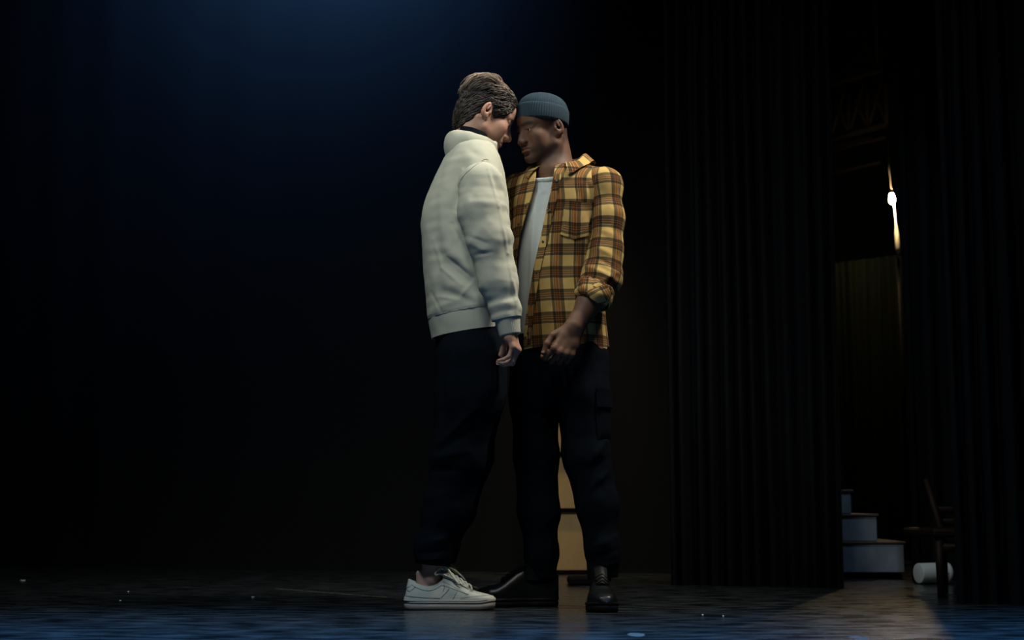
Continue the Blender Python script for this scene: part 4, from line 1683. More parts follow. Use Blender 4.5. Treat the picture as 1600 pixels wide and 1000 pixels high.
def build_sneaker(fr, root, side):
    L = 0.305
    name = 'sneaker'
    ol = sole_outline(L, side=side)
    spring = lambda z: (lambda x: z + 0.006 * sstep(0.80 * L, L, x) + 0.001 * sstep(0.1 * L, 0, x))
    V, Fc = ring_stack(ol, [(spring(0.0005), 0.004), (spring(0.003), 0.001), (spring(0.017), 0.0), (spring(0.019), 0.0018), (spring(0.0205), 0.0018),
                            (spring(0.0215), 0.0), (spring(0.0265), 0.0), (spring(0.0275), 0.0012), (spring(0.0285), 0.0002), (spring(0.033), 0.0015), (spring(0.034), 0.006)])
    top = lambda t: np.interp(t, [0, 0.02, 0.06, 0.30, 0.42, 0.47, 0.55, 0.62, 0.70, 0.76, 0.84, 0.92, 0.97, 1.0],
                              [0.100, 0.104, 0.106, 0.110, 0.116, 0.114, 0.100, 0.086, 0.071, 0.062, 0.055, 0.050, 0.044, 0.036])
    U, UF, prm = shoe_upper(L, top, 1.0, 0.030, side)
    t = U[:, 0] / L
    line = np.interp(t, [0, 0.03, 0.08, 0.14, 0.20, 0.27, 0.33, 0.38, 0.42, 0.45, 0.5],
                     [0.104, 0.103, 0.096, 0.087, 0.080, 0.0765, 0.080, 0.088, 0.096, 0.125, 0.2])
    g = line - U[:, 2]
    a, b, pe = clip(U, UF, g, np.concatenate([prm, U], 1))
    up = mesh_obj(name, fr.to_world(a), b, m_sneaker, root, solid=0.005)
    mesh_obj('sole', fr.to_world(V), Fc, m_sneaker_sole, up)
    N = normals(a, b)
    if (N[:, 2].mean()) < 0:
        N = -N

    def overlay(nm, gg, th, material=m_sneaker):
        v, f = clip(a + N * th, b, gg)
        if len(f):
            return mesh_obj(nm, fr.to_world(v), f, material, up, solid=th + 0.001)
    ta, za = a[:, 0] / L, a[:, 2]
    # heel tab, eyestay, toe overlay, quarter panel
    overlay('heel_tab', np.minimum(0.135 - ta - 0.55 * np.maximum(0, 0.088 - za) / 0.1, za - (0.071 + 0.11 * np.maximum(0, ta - 0.06))), 0.0015)
    rim = line_at = np.interp(ta, [0, 0.03, 0.08, 0.14, 0.20, 0.27, 0.33, 0.38, 0.42, 0.45, 0.5],
                              [0.104, 0.103, 0.096, 0.087, 0.080, 0.0765, 0.080, 0.088, 0.096, 0.125, 0.2])
    overlay('collar_padding', np.minimum(np.minimum(za - (rim - 0.014), ta - 0.10), 0.44 - ta), 0.0022)
    ytop = np.abs(np.cos(pe[:, 1]))
    eyeline = np.interp(ta, [0.38, 0.46, 0.6, 0.7], [0.082, 0.078, 0.062, 0.052])
    overlay('eyestay', np.minimum(np.minimum(za - eyeline, ta - 0.385), 0.72 - ta), 0.0016)
    overlay('toe_overlay', np.minimum(ta - 0.62, np.interp(ta, [0.62, 0.75, 0.9, 1.0], [0.036, 0.043, 0.045, 0.044]) - za), 0.0014)
    overlay('quarter_panel', np.minimum(np.minimum(ta - 0.07 , (0.43 - ta) - 0.9 * (za - 0.075)), np.minimum(rim - 0.016 - za, za - 0.040 + 0.06 * (ta - 0.1))), 0.0010)
    overlay('foxing', np.minimum(0.042 - 0.03 * ta - za, 0.52 - ta), 0.0018)
    for sd in (-1, 1):
        for pts in ([(0.030, 0.066), (0.065, 0.061), (0.10, 0.068), (0.15, 0.080)], [(0.415, 0.094), (0.50, 0.083), (0.60, 0.067), (0.70, 0.050)],
                    [(0.50, 0.070), (0.455, 0.055), (0.41, 0.040)], [(0.44, 0.088), (0.445, 0.075), (0.43, 0.060)], [(0.585, 0.060), (0.56, 0.048), (0.535, 0.035)],
                    [(0.02, 0.046), (0.2, 0.041), (0.40, 0.039)], [(0.62, 0.040), (0.75, 0.045), (0.86, 0.047), (0.94, 0.046)]):
            v, fc = tube(fr.to_world(surf_line(a, L, pts, sd)), 0.0006, 5)
            mesh_obj('seam', v, fc, m_seam, up)
    # tongue
    tg = [(0.36, 0.122), (0.40, 0.121), (0.46, 0.1135), (0.55, 0.101), (0.64, 0.083), (0.70, 0.072)]
    W = []
    for tt, z in tg:
        for i in range(9):
            v = (i / 8 - 0.5) * 2
            W.append((tt * L, v * 0.023, z + 0.003 - 0.010 * v * v))
    mesh_obj('tongue', fr.to_world(np.array(W)), np.array(grid_faces(9, len(tg))), m_sneaker, up, solid=0.006)
    # laces, criss-crossing, with a tied bow
    rs = np.random.RandomState(2)
    for i in range(6):
        f = i / 5
        tt = 0.45 + 0.24 * f
        z = top(tt) + 0.005
        w = 0.021 + 0.003 * f
        p = curve3([(tt * L - 0.004, -w, z - 0.012), (tt * L, -w * 0.6, z), (tt * L + 0.006, 0, z + 0.003), (tt * L + 0.013, w * 0.6, z - 0.004), (tt * L + 0.016, w, z - 0.015)], 14)
        q = p * [1, -1, 1] + [0.001, 0, 0.0015]
        for c in (p, q):
            v, fc = tube(fr.to_world(c), 0.0030, 6)
            mesh_obj('lace', v, fc, m_lace, up)
    k = np.array([0.445 * L, 0, top(0.445) + 0.010])
    loops = [[k, k + [-0.012, -0.020, 0.012], k + [-0.026, -0.036, 0.004], k + [-0.030, -0.040, -0.010], k + [-0.016, -0.026, -0.006], k],
             [k, k + [-0.006, 0.018, 0.014], k + [0.004, 0.036, 0.012], k + [0.012, 0.040, -0.004], k + [0.008, 0.020, -0.002], k],
             [k, k + [0.008, -0.012, 0.010], k + [0.020, -0.026, -0.004], k + [0.036, -0.034, -0.026], k + [0.050, -0.034, -0.042]],
             [k, k + [0.010, 0.010, 0.012], k + [0.030, 0.022, 0.004], k + [0.052, 0.026, -0.014], k + [0.066, 0.026, -0.030]],
             [k + [-0.004, -0.006, 0.0], k + [0.002, 0, 0.008], k + [0.006, 0.006, 0.0]],
             [k + [0.0, -0.003, 0.004], k + [-0.004, -0.005, 0.018], k + [0.0, -0.010, 0.024], k + [0.006, -0.012, 0.012]]]
    for lp in loops:
        v, fc = tube(fr.to_world(curve3(np.array(lp), 18)), 0.0032, 6)
        mesh_obj('lace', v, fc, m_lace, up)


# ------------------------------------------------------------------ person in the plaid shirt
def build_right_man():
    YR = 5.0
    al = math.radians(60)
    fwd = np.array([-math.cos(al), -math.sin(al), 0])
    lat = np.array([math.sin(al), -math.cos(al), 0])      # his left, towards camera right
    root_p = P(885, 955, 4.9) * [1, 1, 0] + [0, 0.02, 0]
    root = empty('person', root_p,
                 'person in a mustard plaid shirt, white tee, slate beanie and black boots, facing left', 'person')
    ear = P(873.5, 197.5, 4.995 - 0.065)
    ah = math.radians(33)
    hf = head_frame((0, 0, 0), (-math.cos(ah), -math.sin(ah)), math.radians(11), math.radians(0))
    hf.o = ear - hf.R @ np.array([-0.016, 0.080, 0.004])

    arm = [P(944, 290, YR - 0.085), P(949, 340, YR - 0.105), P(946, 395, YR - 0.12), P(941, 432, YR - 0.14), P(929, 462, YR - 0.17), P(905, 498, YR - 0.215)]
    wrist = P(899, 509, YR - 0.225)
    arm2 = [P(810, 300, YR + 0.115), P(803, 350, YR + 0.17), P(794, 420, YR + 0.22), P(782, 470, YR + 0.225), P(764, 512, YR + 0.22)]
    legL = [P(905, 560, YR - 0.05), P(908, 620, YR - 0.07), P(916, 712, YR - 0.09), P(934, 790, YR - 0.10), P(941, 860, YR - 0.11), P(943, 905, YR - 0.11)]
    legR = [P(838, 560, YR + 0.03), P(836, 620, YR + 0.03), P(836, 712, YR + 0.0), P(842, 800, YR - 0.02), P(846, 865, YR - 0.02), P(847, 905, YR - 0.02)]

    # ---- body
    S = Field()
    add_head(S, hf, jaw=1.03, s=0.965, nose=0.975, lips=1.2)
    nb = P(868, 268, YR)
    S.cone(hf.to_world((-0.030, 0, -0.02)), nb, 0.055, 0.062, 0.022)
    S.cone(hf.to_world((-0.050, 0, 0.0)), nb - fwd * 0.02, 0.040, 0.056, 0.022)
    for sd in (-1, 1):
        S.cone(hf.to_world((-0.028, 0.060 * sd, -0.03)), nb + fwd * 0.05 + lat * 0.02 * sd, 0.011, 0.010, 0.014)
    chain(S, [nb + [0, 0, -0.02], P(872, 340, YR), P(873, 440, YR), P(876, 540, YR)], [0.066, 0.082, 0.080, 0.085], 0.03)
    S.cone(P(930, 292, YR - 0.08), P(815, 295, YR + 0.08), 0.045, 0.045, 0.03)
    chain(S, [arm[0], arm[2], P(936, 440, YR - 0.14)], [0.045, 0.041, 0.040], 0.02)
    chain(S, [P(936, 440, YR - 0.14), P(920, 474, YR - 0.185), wrist], [0.042, 0.041, 0.030], 0.02)
    chain(S, [arm2[0], arm2[2], arm2[3], arm2[4]], [0.045, 0.040, 0.032, 0.027], 0.02)
    for leg in (legL, legR):
        chain(S, [leg[0], leg[2], leg[3], leg[4], leg[5]], [0.080, 0.060, 0.048, 0.034, 0.026], 0.02)
    hd = P(877, 552, YR - 0.25) - P(897, 512, YR - 0.225)
    tips = hand_prims(S, P(897, 512, YR - 0.225), hd, (0.34, -0.86, 0.22), -1,
                      [(0.85, 0.95, 0.5), (1.05, 1.0, 0.5), (1.12, 1.05, 0.5), (1.15, 1.05, 0.5)], 0.9,
                      thumb=[(0.020, 0.022, -0.006), (0.052, 0.046, -0.014), (0.085, 0.050, -0.016), (0.114, 0.046, -0.020)], scale=1.10)
    hand_prims(S, arm2[4], (-0.15, 0, -1), (1, 0, 0), 1, [(0.5, 0.7, 0.4)] * 4, 0.8)
    lo = np.array([P(750, 500, YR)[0] - 0.02, YR - 0.36, 0.06])
    hi = np.array([P(985, 500, YR)[0] + 0.02, YR + 0.28, 1.82])
    V, Q = surface(S, lo, hi, 0.0032)
    q = hf.to_local(V) / 0.965
    col = np.tile(np.array([0.120, 0.060, 0.036]), (len(V), 1))
    lip = np.exp(-(((q - [0.096, 0, -0.060]) / [0.013, 0.024, 0.013]) ** 2).sum(1))
    col = col * (1 - 0.5 * lip[:, None]) + 0.5 * lip[:, None] * np.array([0.20, 0.07, 0.055])
    brow = np.zeros(len(V))
    for sd in (-1, 1):
        for t in np.linspace(0, 1, 5):
            brow = np.maximum(brow, np.exp(-(((q - [0.092 - 0.014 * t, (0.012 + 0.034 * t) * sd, 0.029 + 0.004 * math.sin(2.4 * t)]) / [0.018, 0.010, 0.0058]) ** 2).sum(1)))
    bw = np.clip(brow * 1.3, 0, 0.88)[:, None]
    col = col * (1 - bw) + bw * np.array([0.012, 0.009, 0.007])
    beard = sstep(-0.036, -0.072, q[:, 2]) * sstep(-0.02, 0.02, q[:, 0] + 0.03) * sstep(-0.135, -0.105, q[:, 2]) * (1 - np.clip(lip * 1.6, 0, 1))
    mous = np.exp(-(((q - [0.094, 0, -0.047]) / [0.02, 0.03, 0.007]) ** 2).sum(1))
    burn = np.exp(-(((q - [0.012, 0.0, -0.02]) / [0.016, 10, 0.045]) ** 2).sum(1)) * (np.abs(q[:, 1]) > 0.04)
    bd = np.clip(np.maximum(np.maximum(beard * 0.62, mous * 0.5), burn * 0.45), 0, 0.7)[:, None]
    head_mask = (np.linalg.norm(q, axis=1) < 0.2)[:, None]
    col = np.where(head_mask, col * (1 - bd) + bd * np.array([0.03, 0.02, 0.015]), col)
    # close-cropped hair below the hat
    crop = sstep(0.004, -0.014, q[:, 0] + 0.030) * sstep(-0.075, -0.02, q[:, 2]) * (np.linalg.norm(q[:, :2], axis=1) < 0.14) * (np.abs(q[:, 1]) < 0.0745)
    crop = np.clip(crop, 0, 0.75)[:, None] * head_mask
    col = col * (1 - crop) + crop * np.array([0.02, 0.015, 0.012])
    body = mesh_obj('body', V, Q, m_skin_b, root, col=col)
    nails(tips, body, m_nail_b)
    for sd in (-1, 1):
        eye_ball(hf.to_world(np.array((0.0722, 0.031 * sd, 0.0095)) * 0.965), hf, 0.0140, body, (0.035, 0.02, 0.012))

    build_beanie(hf, root)

    # ---- white tee
    rows = [(258, 836, 898, 0.075), (268, 826, 915, 0.09), (280, 816, 935, 0.100), (300, 808, 944, 0.108), (330, 804, 944, 0.112), (380, 800, 942, 0.112),
            (440, 802, 938, 0.112), (500, 806, 938, 0.116), (560, 808, 942, 0.118)]
    tee_keys = [(k[0], k[1], k[2], k[3] - 0.012, k[4] - 0.010) for k in rows_to_keys(rows, YR, lat, fwd, False)]
    tee_f = loft_field(tee_keys, lat, fwd, ztop=P(868, 262, YR)[2], zbot=P(868, 548, YR)[2])
    T = Field()
    T.add(tee_f, 0)
    lo = (P(760, 500, YR)[0], YR - 0.28, P(868, 550, YR)[2] - 0.02)
    hi = (P(990, 500, YR)[0], YR + 0.28, P(868, 245, YR)[2] + 0.02)
    V, Q = surface(T, lo, hi, 0.006, smooth=1)
    N = normals(V, Q)
    V = folds(V, N, [(838, 300, 826, 520, 6, 0.005), (850, 300, 830, 470, 5, -0.005), (828, 340, 820, 500, 5, -0.004), (846, 330, 838, 420, 4, 0.004)], YR - 0.13)
    V = V + N * (noise3(V * [1, 1, 0.35], 20) * 0.003)[:, None]
    # neck hole on a tilted ring, with its band; hem
    nc = nb + fwd * 0.016
    slope = -0.55
    pfv = (V - nc) @ fwd
    zcut = nc[2] - 0.012 + slope * pfv
    rr = np.linalg.norm((V - nc)[:, :2], axis=1)
    g = np.where(rr < 0.10, zcut - V[:, 2], 0.02)
    g = np.minimum(g, V[:, 2] - P(820, 530, YR)[2])
    a, b = clip(V, Q, g)
    tee = mesh_obj('tee_shirt', a, b, m_tee, root, solid=0.003)
    ring = []
    rs_ = np.linspace(0.02, 0.13, 140)
    for t in np.linspace(0, 2 * math.pi, 72):
        out = fwd * math.cos(t) + lat * math.sin(t)
        pts = nc + out * rs_[:, None]
        pts[:, 2] = nc[2] - 0.012 + slope * rs_ * math.cos(t)
        dd = tee_f(pts)
        k = np.nonzero(dd < 0.0)[0]
        ring.append(pts[min(k[-1] if len(k) else 60, 75)])
    ring = np.array(ring)
    v, f = tube(ring, 0.0060, 8, cap=False, squash=(unit(fwd * 0.5 + np.array([0, 0, 1.0])), 1.7))
    mesh_obj('neck_band', v, f, m_tee, tee)

    # ---- plaid shirt body
    keys = rows_to_keys(rows, YR, lat, fwd, False)
    rows_s = [(250, 850, 908, 0.075), (262, 834, 922, 0.098), (277, 814, 938, 0.116), (298, 803, 947, 0.124), (330, 799, 948, 0.128), (380, 797, 944, 0.130),
              (440, 799, 940, 0.130), (490, 803, 944, 0.134), (560, 806, 952, 0.138)]
    sk = rows_to_keys(rows_s, YR, lat, fwd, False)
    sf = loft_field(sk, lat, fwd, ztop=P(868, 252, YR)[2], zbot=P(868, 566, YR)[2])
    T = Field()
    T.add(sf, 0)
    ctr = P(872, 252, YR)
    T.add(lambda p: (p[:, 2] - (ctr[2] + 0.004 - 0.52 * np.maximum(-0.05, (p - ctr) @ fwd))) * 0.88, 0.03, 'i')
    T.cone(P(912, 285, YR - 0.05), P(936, 297, YR - 0.08), 0.048, 0.054, 0.04)
    T.cone(P(830, 286, YR + 0.05), P(812, 298, YR + 0.09), 0.050, 0.056, 0.04)
    lo = (lo[0], lo[1], P(868, 570, YR)[2] - 0.02)
    V, Q = surface(T, lo, hi, 0.0045, smooth=1)
    N = normals(V, Q)
    # flat-cloth coordinates, straight over the chest and round the sides
    zz, tab = sf.tab
    cx, cy = np.interp(V[:, 2], zz, tab[:, 0]), np.interp(V[:, 2], zz, tab[:, 1])
    pl = (V[:, 0] - cx) * lat[0] + (V[:, 1] - cy) * lat[1]
    pf_ = (V[:, 0] - cx) * fwd[0] + (V[:, 1] - cy) * fwd[1]
    th = np.arctan2(pl / 0.185, pf_ / 0.13)
    u_side = th * 0.165
    zsh = P(868, 300, YR)[2]
    w = sstep(zsh - 0.06, zsh + 0.05, V[:, 2])
    u = u_side * (1 - w) + (pl * 1.12 + np.sign(pl) * 0.0) * w
    v_ = V[:, 2] + 0.10 * np.maximum(0, -pf_) * w
    uv = np.stack([u, v_], 1)
    fl = [(905, 300, 925, 350, 6, -0.005), (918, 330, 915, 420, 7, 0.006), (925, 330, 922, 440, 5, -0.007), (900, 420, 905, 520, 8, 0.005), (870, 380, 850, 530, 9, 0.004),
          (884, 390, 866, 530, 8, -0.004), (915, 280, 930, 310, 5, -0.005), (880, 280, 860, 340, 7, 0.003), (812, 300, 806, 370, 6, 0.005), (820, 290, 816, 340, 5, -0.005),
          (936, 480, 940, 540, 5, 0.005)]
    V2 = folds(V, N, fl, YR - 0.15)
    V2 = V2 + N * (noise3(V * [1, 1, 0.4], 15) * 0.0035 + noise3(V, 40) * 0.001)[:, None]
    # front opening: outline of both front edges, lower hem, neck hole
    el = [(255, 868), (270, 865.5), (300, 860), (330, 853), (360, 846.5), (390, 840), (420, 833), (450, 828), (480, 823), (510, 819.5), (545, 816.5), (570, 815)]
    er = [(255, 838), (268, 837), (290, 834), (310, 828.5), (330, 822), (350, 816), (380, 809), (410, 806), (450, 804), (545, 800), (570, 800)]
    YF = YR - 0.14
    pe = np.array([P(x, y, YF) for y, x in el])
    pr = np.array([P(x, y, YF + 0.06) for y, x in er])
    # follow sight lines so that the edge falls where the cloth is cut
    t = (V2[:, 1] / YF)
    xl = np.interp(V2[:, 2], pe[::-1, 2], pe[::-1, 0])
    xr_ = np.interp(V2[:, 2], pr[::-1, 2], pr[::-1, 0])
    gl = V2[:, 0] - xl
    gr = xr_ - V2[:, 0]
    front = (V2 - np.array([0, 0, 0]))[:, 1] < np.interp(V2[:, 2], zz, tab[:, 1]) + 0.02
    g = np.where(front, np.maximum(gl, gr), 0.05)
    nc2 = P(880, 266, YR)
    rr = np.linalg.norm((V2 - nc2)[:, :2], axis=1)
    g = np.minimum(g, np.maximum(rr - 0.070, (nc2[2] - 0.055) - V2[:, 2]))
    hemz = P(840, 541, YR - 0.12)[2] + 0.012 * np.cos(th * 2.0) - 0.012 + 0.03 * sstep(1.2, 1.9, np.abs(th))
    hemz = np.where(np.abs(th) > 1.9, P(948, 545, YR)[2], hemz)
    g = np.minimum(g, V2[:, 2] - hemz)
    a, b, e = clip(V2, Q, g, uv)
    shirt = mesh_obj('plaid_shirt', a, b, m_plaid, root, uv=e, solid=0.0035)
    tree_V, tree_N, tree_uv = V2, N, uv

    def on_shirt(px, py, lift=0.003):
        """point of the shirt's near surface on the sight line"""
        c = np.array([0, 0, CAM_H])
        ray = unit(P(px, py, 5.0) - c)
        qv = tree_V - c
        t = qv @ ray
        dist = np.linalg.norm(qv - t[:, None] * ray, axis=1)
        m = (dist < 0.012) & (tree_N[:, 1] < 0.1)
        k = np.nonzero(m)[0][np.argmin(t[m] + dist[m])]
        return tree_V[k] + tree_N[k] * lift, tree_N[k], tree_uv[k]

    # placket along his left edge, buttons on it; chest pocket
    strip = []
    suv = []
    for y in range(272, 542, 6):
        x = np.interp(y, [r[0] for r in el], [r[1] for r in el])
        p0, n0, u0 = on_shirt(x + 1.5, y, 0.0022)
        p1, n1, u1 = on_shirt(x + 12, y, 0.0022)
        for f in (0, 0.5, 1):
            strip.append(p0 * (1 - f) + p1 * f + n0 * (0.001 if f == 0.5 else 0))
            suv.append(u0 * (1 - f) + u1 * f + [0.015, 0.01])
    nrow = len(strip) // 3
    mesh_obj('placket', np.array(strip), np.array(grid_faces(3, nrow)), m_plaid, shirt, uv=np.array(suv), solid=0.002)
    for y in (284, 330, 378, 427, 476, 520):
        x = np.interp(y, [r[0] for r in el], [r[1] for r in el]) + 6.5
        p, n, _ = on_shirt(x, y, 0.005)
        v, f = tube([p, p + n * 0.0012, p + n * 0.0022, p + n * 0.0024], [0.0046, 0.0050, 0.0044, 0.002], 16)
        mesh_obj('button', v, f, m_button, shirt)
    # buttonholes side: buttons on his right edge
    for y in (320, 349):
        x = np.interp(y, [r[0] for r in er], [r[1] for r in er]) - 8
        try:
            p, n, _ = on_shirt(x, y, 0.003)
            v, f = tube([p, p + n * 0.0012, p + n * 0.0022, p + n * 0.0024], [0.0046, 0.0050, 0.0044, 0.002], 16)
            mesh_obj('button', v, f, m_button, shirt)
        except ValueError:
            pass
    pk = []
    puv = []
    ny, nx = 15, 11
    for j in range(ny):
        f = j / (ny - 1)
        for i in range(nx):
            h = i / (nx - 1)
            x = 883 + (928 - 883) * h - 7 * f
            y = 314 + 2.5 * h + (52 + 6 * (1 - abs(2 * h - 1))) * f
            p, n, uu = on_shirt(x, y, 0.0032 + (0.004 if j == 0 else 0.0025 * math.sin(math.pi * f) * math.sin(math.pi * h)))
            pk.append(p)
            puv.append(uu)
    pk = np.array(pk).reshape(ny, nx, 3)
    for _ in range(3):
        pk[1:-1, 1:-1] = 0.5 * pk[1:-1, 1:-1] + 0.125 * (pk[:-2, 1:-1] + pk[2:, 1:-1] + pk[1:-1, :-2] + pk[1:-1, 2:])
        pk[0, 1:-1] = 0.5 * pk[0, 1:-1] + 0.25 * (pk[0, :-2] + pk[0, 2:])
    pu = np.array(puv).reshape(ny, nx, 2)
    fj, fi = np.meshgrid(np.linspace(0, 1, ny), np.linspace(0, 1, nx), indexing='ij')
    fj, fi = fj[..., None], fi[..., None]
    cuv = (1 - fj) * ((1 - fi) * pu[0, 0] + fi * pu[0, -1]) + fj * ((1 - fi) * pu[-1, 0] + fi * pu[-1, -1])
    mesh_obj('pocket', pk.reshape(-1, 3), np.array(grid_faces(nx, ny)), m_plaid, shirt, uv=cuv.reshape(-1, 2) + [0.021, 0.0], solid=0.003)

    # ---- sleeves
    def sleeve(pts, rad, near):
        A = Field()
        A.cone(pts[0] + (np.array([-0.045, 0.03, 0.030]) if near else np.array([0.05, -0.03, 0.030])), pts[0], 0.046, rad[0], 0.03)
        chain(A, pts, rad, 0.03)
        V, Q = surface(A, np.min(pts, 0) - 0.12, np.max(pts, 0) + 0.14, 0.0045, smooth=1)
        N = normals(V, Q)
        s, u, d = chain_param(V, pts)
        uv = np.stack([u * 0.058 + 0.018, -s + 0.035], 1)
        if near:
            V = folds(V, N, [(925, 300, 922, 400, 4, -0.004), (938, 300, 935, 390, 6, 0.005), (960, 300, 962, 400, 6, -0.003), (915, 415, 965, 440, 5, 0.006),
                             (918, 432, 962, 452, 4, -0.005), (930, 385, 968, 405, 6, 0.005), (928, 400, 965, 420, 4, -0.005), (935, 355, 970, 370, 6, 0.004),
                             (930, 450, 965, 425, 5, 0.005)], YR - 0.19, 0.6)
        V = V + N * (noise3(V * [1, 1, 0.55], 17) * 0.0035 + noise3(V, 42) * 0.0012)[:, None]
        end = pts[-2] + (pts[-1] - pts[-2]) * 0.25
        V, Q, uv = clip(V, Q, -axis_cut(V, end, pts[-1] - pts[-2]), uv)
        return mesh_obj('sleeve', V, Q, m_plaid, shirt, uv=uv, solid=0.0035), end
    slv, end = sleeve(arm[:5] + [arm[4] + (arm[5] - arm[4]) * 0.4], [0.060, 0.057, 0.060, 0.066, 0.058, 0.055], True)
    sleeve(arm2, [0.060, 0.058, 0.058, 0.05, 0.042], False)

    # rolled cuff: two turns of cloth with a loose corner
    d = unit(arm[5] - arm[4])
    e1 = unit(np.cross(d, [0, 1, 0]))
    e2 = np.cross(d, e1)
    c0 = P(928.5, 456, YR - 0.175)
    nu = 90
    prof = [(0.036, 0.040), (0.038, 0.049), (0.034, 0.056), (0.026, 0.0585), (0.016, 0.0585), (0.004, 0.060), (-0.010, 0.0615), (-0.020, 0.0620), (-0.025, 0.0595), (-0.022, 0.056)]
    W, wu = [], []
    for k, (f, r) in enumerate(prof):
        for i in range(nu):
            a = 2 * math.pi * i / nu
            wob = 0.0028 * math.sin(3 * a + 55 * f) + 0.0018 * math.sin(7 * a - 90 * f + 1) + 0.0012 * math.sin(13 * a + 160 * f)
            sk_ = 0.012 * math.sin(a - 0.7)
            W.append(c0 + d * (f * 1.0 + sk_) + (r + wob) * (math.cos(a) * e1 * 0.98 + math.sin(a) * e2 * 0.92))
            wu.append((a * 0.055 + 0.4 * f, -0.7 * f + a * 0.012))
    mesh_obj('rolled_cuff', np.array(W), np.array(grid_faces(nu, len(prof), True)), m_plaid, shirt, uv=np.array(wu), solid=0.003)
    # loose flap of the cuff
    Yc = YR - 0.245
    fp = [(914, 456, 0.0), (925, 451, -0.004), (938, 447, -0.002), (947, 443, 0.01), (952, 452, 0.012), (955, 462, 0.02), (946, 470, 0.012), (934, 473, 0.0), (924, 466, -0.006)]
    cpt = P(936, 459, Yc - 0.014)
    ring = np.array([P(x, y, Yc + dy) for x, y, dy in fp])
    W = [cpt]
    for s in (0.35, 0.7, 1.0):
        for rpt in ring:
            W.append(cpt + (rpt - cpt) * s + np.array([0, 0.006 * s * s, 0]))
    n = len(ring)
    Fc = [(0, 1 + i, 1 + (i + 1) % n) for i in range(n)]
    for k in range(2):
        for i in range(n):
            a0, b0 = 1 + k * n + i, 1 + k * n + (i + 1) % n
            Fc += [(a0, a0 + n, b0 + n), (a0, b0 + n, b0)]
    W = np.array(W)
    uvw = np.stack([(W[:, 0] + 0.6 * W[:, 2]) * 0.8, (W[:, 2] - 0.5 * W[:, 0]) * 0.8], 1)
    mesh_obj('cuff_flap', W, np.array(Fc), m_plaid, shirt, uv=uvw, solid=0.004, flat_offset=0.0)

    # ---- collar: a stand round the neck with the fall folded over it, long at the points
    nu = 90
    prof = [(0.0, 0), (0.35, 0), (0.7, 0), (0.92, 0), (1.0, 0.0), (1.0, 0.12), (0.97, 0.3), (0.9, 0.55), (0.8, 0.8), (0.7, 1.0)]
    cbase = P(883, 262, YR + 0.012)
    W, wu, lev = [], [], []
    a0 = 0.42
    for k in range(11):
        for i in range(nu):
            a = a0 + (2 * math.pi - 2 * a0) * i / (nu - 1)      # from his left front round the back
            ca, sa = math.cos(a), math.sin(a)
            f = abs((i / (nu - 1)) - 0.5) * 2                  # 1 at the front points
            frontness = sstep(0.55, 1.0, f)
            bz = -0.052 * sstep(-0.3, 1.0, ca) * 1.0 + 0.012
            hgt = 0.034 - 0.004 * frontness
            fall = 0.040 + 0.034 * sstep(0.80, 1.0, f)
            r0 = 0.070 + 0.008 * sstep(0.2, 1.0, ca)
            if k <= 3:
                t = k / 3
                r = r0 + 0.002 * (1 - t)
                z = bz + hgt * t
                s = hgt * t
            else:
                t = (k - 3) / 7
                r = r0 + 0.006 * math.sin(min(1, t * 3) * math.pi / 2) + (0.034 + 0.016 * frontness) * t ** 1.1
                z = bz + hgt + 0.004 * math.sin(min(1, t * 3) * math.pi) - fall * 0.80 * max(0, t - 0.1) ** 1.15
                s = hgt + fall * t
            out = fwd * ca + lat * sa
            spread = frontness * 0.010 * (k / 10)
            wob = 0.002 * math.sin(5 * a + 2) * (k > 3)
            pt = cbase + out * (r + wob) + np.array([0, 0, z]) + lat * np.sign(sa) * spread * 2.0
            W.append(pt)
            wu.append((a * 0.085, s + 0.02))
            lev.append(k)
    W = np.array(W)
    lev = np.array(lev)
    # let the fall rest on the shoulders instead of sinking into them
    for _ in range(6):
        dd = T(W)
        gr_ = np.stack([T(W + [0.002, 0, 0]) - dd, T(W + [0, 0.002, 0]) - dd, T(W + [0, 0, 0.002]) - dd], 1)
        gr_ /= np.linalg.norm(gr_, axis=1, keepdims=True) + 1e-9
        need = np.where(lev > 3, np.maximum(0, 0.007 - dd), 0)
        W = W + (gr_ * 0.7 + np.array([0, 0, 0.3])) * need[:, None]
    Wg = W.reshape(11, nu, 3)
    for _ in range(2):
        Wg[4:-1, 1:-1] = 0.4 * Wg[4:-1, 1:-1] + 0.15 * (Wg[3:-2, 1:-1] + Wg[5:, 1:-1] + Wg[4:-1, :-2] + Wg[4:-1, 2:])
    mesh_obj('collar', W, np.array(grid_faces(nu, 11))[:, ::-1], m_plaid, shirt, uv=np.array(wu), solid=0.0025, flat_offset=0.0)

    # ---- trousers
    rows = [(510, 812, 942, 0.118), (545, 808, 945, 0.124), (600, 806, 946, 0.120), (640, 806, 946, 0.105)]
    pf = loft_field(rows_to_keys(rows, YR, lat, fwd, False), lat, fwd, ztop=P(870, 520, YR)[2], zbot=P(870, 640, YR)[2])
    Tr = Field()
    Tr.add(pf, 0)
    chain(Tr, [legL[0], legL[1], legL[2], legL[3], legL[4], P(942, 898, YR - 0.11)], [0.096, 0.092, 0.078, 0.068, 0.058, 0.053], 0.03)
    chain(Tr, [legR[0], legR[1], legR[2], legR[3], legR[4], P(847, 898, YR - 0.02)], [0.096, 0.090, 0.076, 0.066, 0.058, 0.053], 0.03)
    V, Q = surface(Tr, (P(770, 500, YR)[0], YR - 0.30, 0.08), (P(990, 500, YR)[0], YR + 0.26, P(870, 515, YR)[2] + 0.03), 0.006, smooth=1)
    N = normals(V, Q)
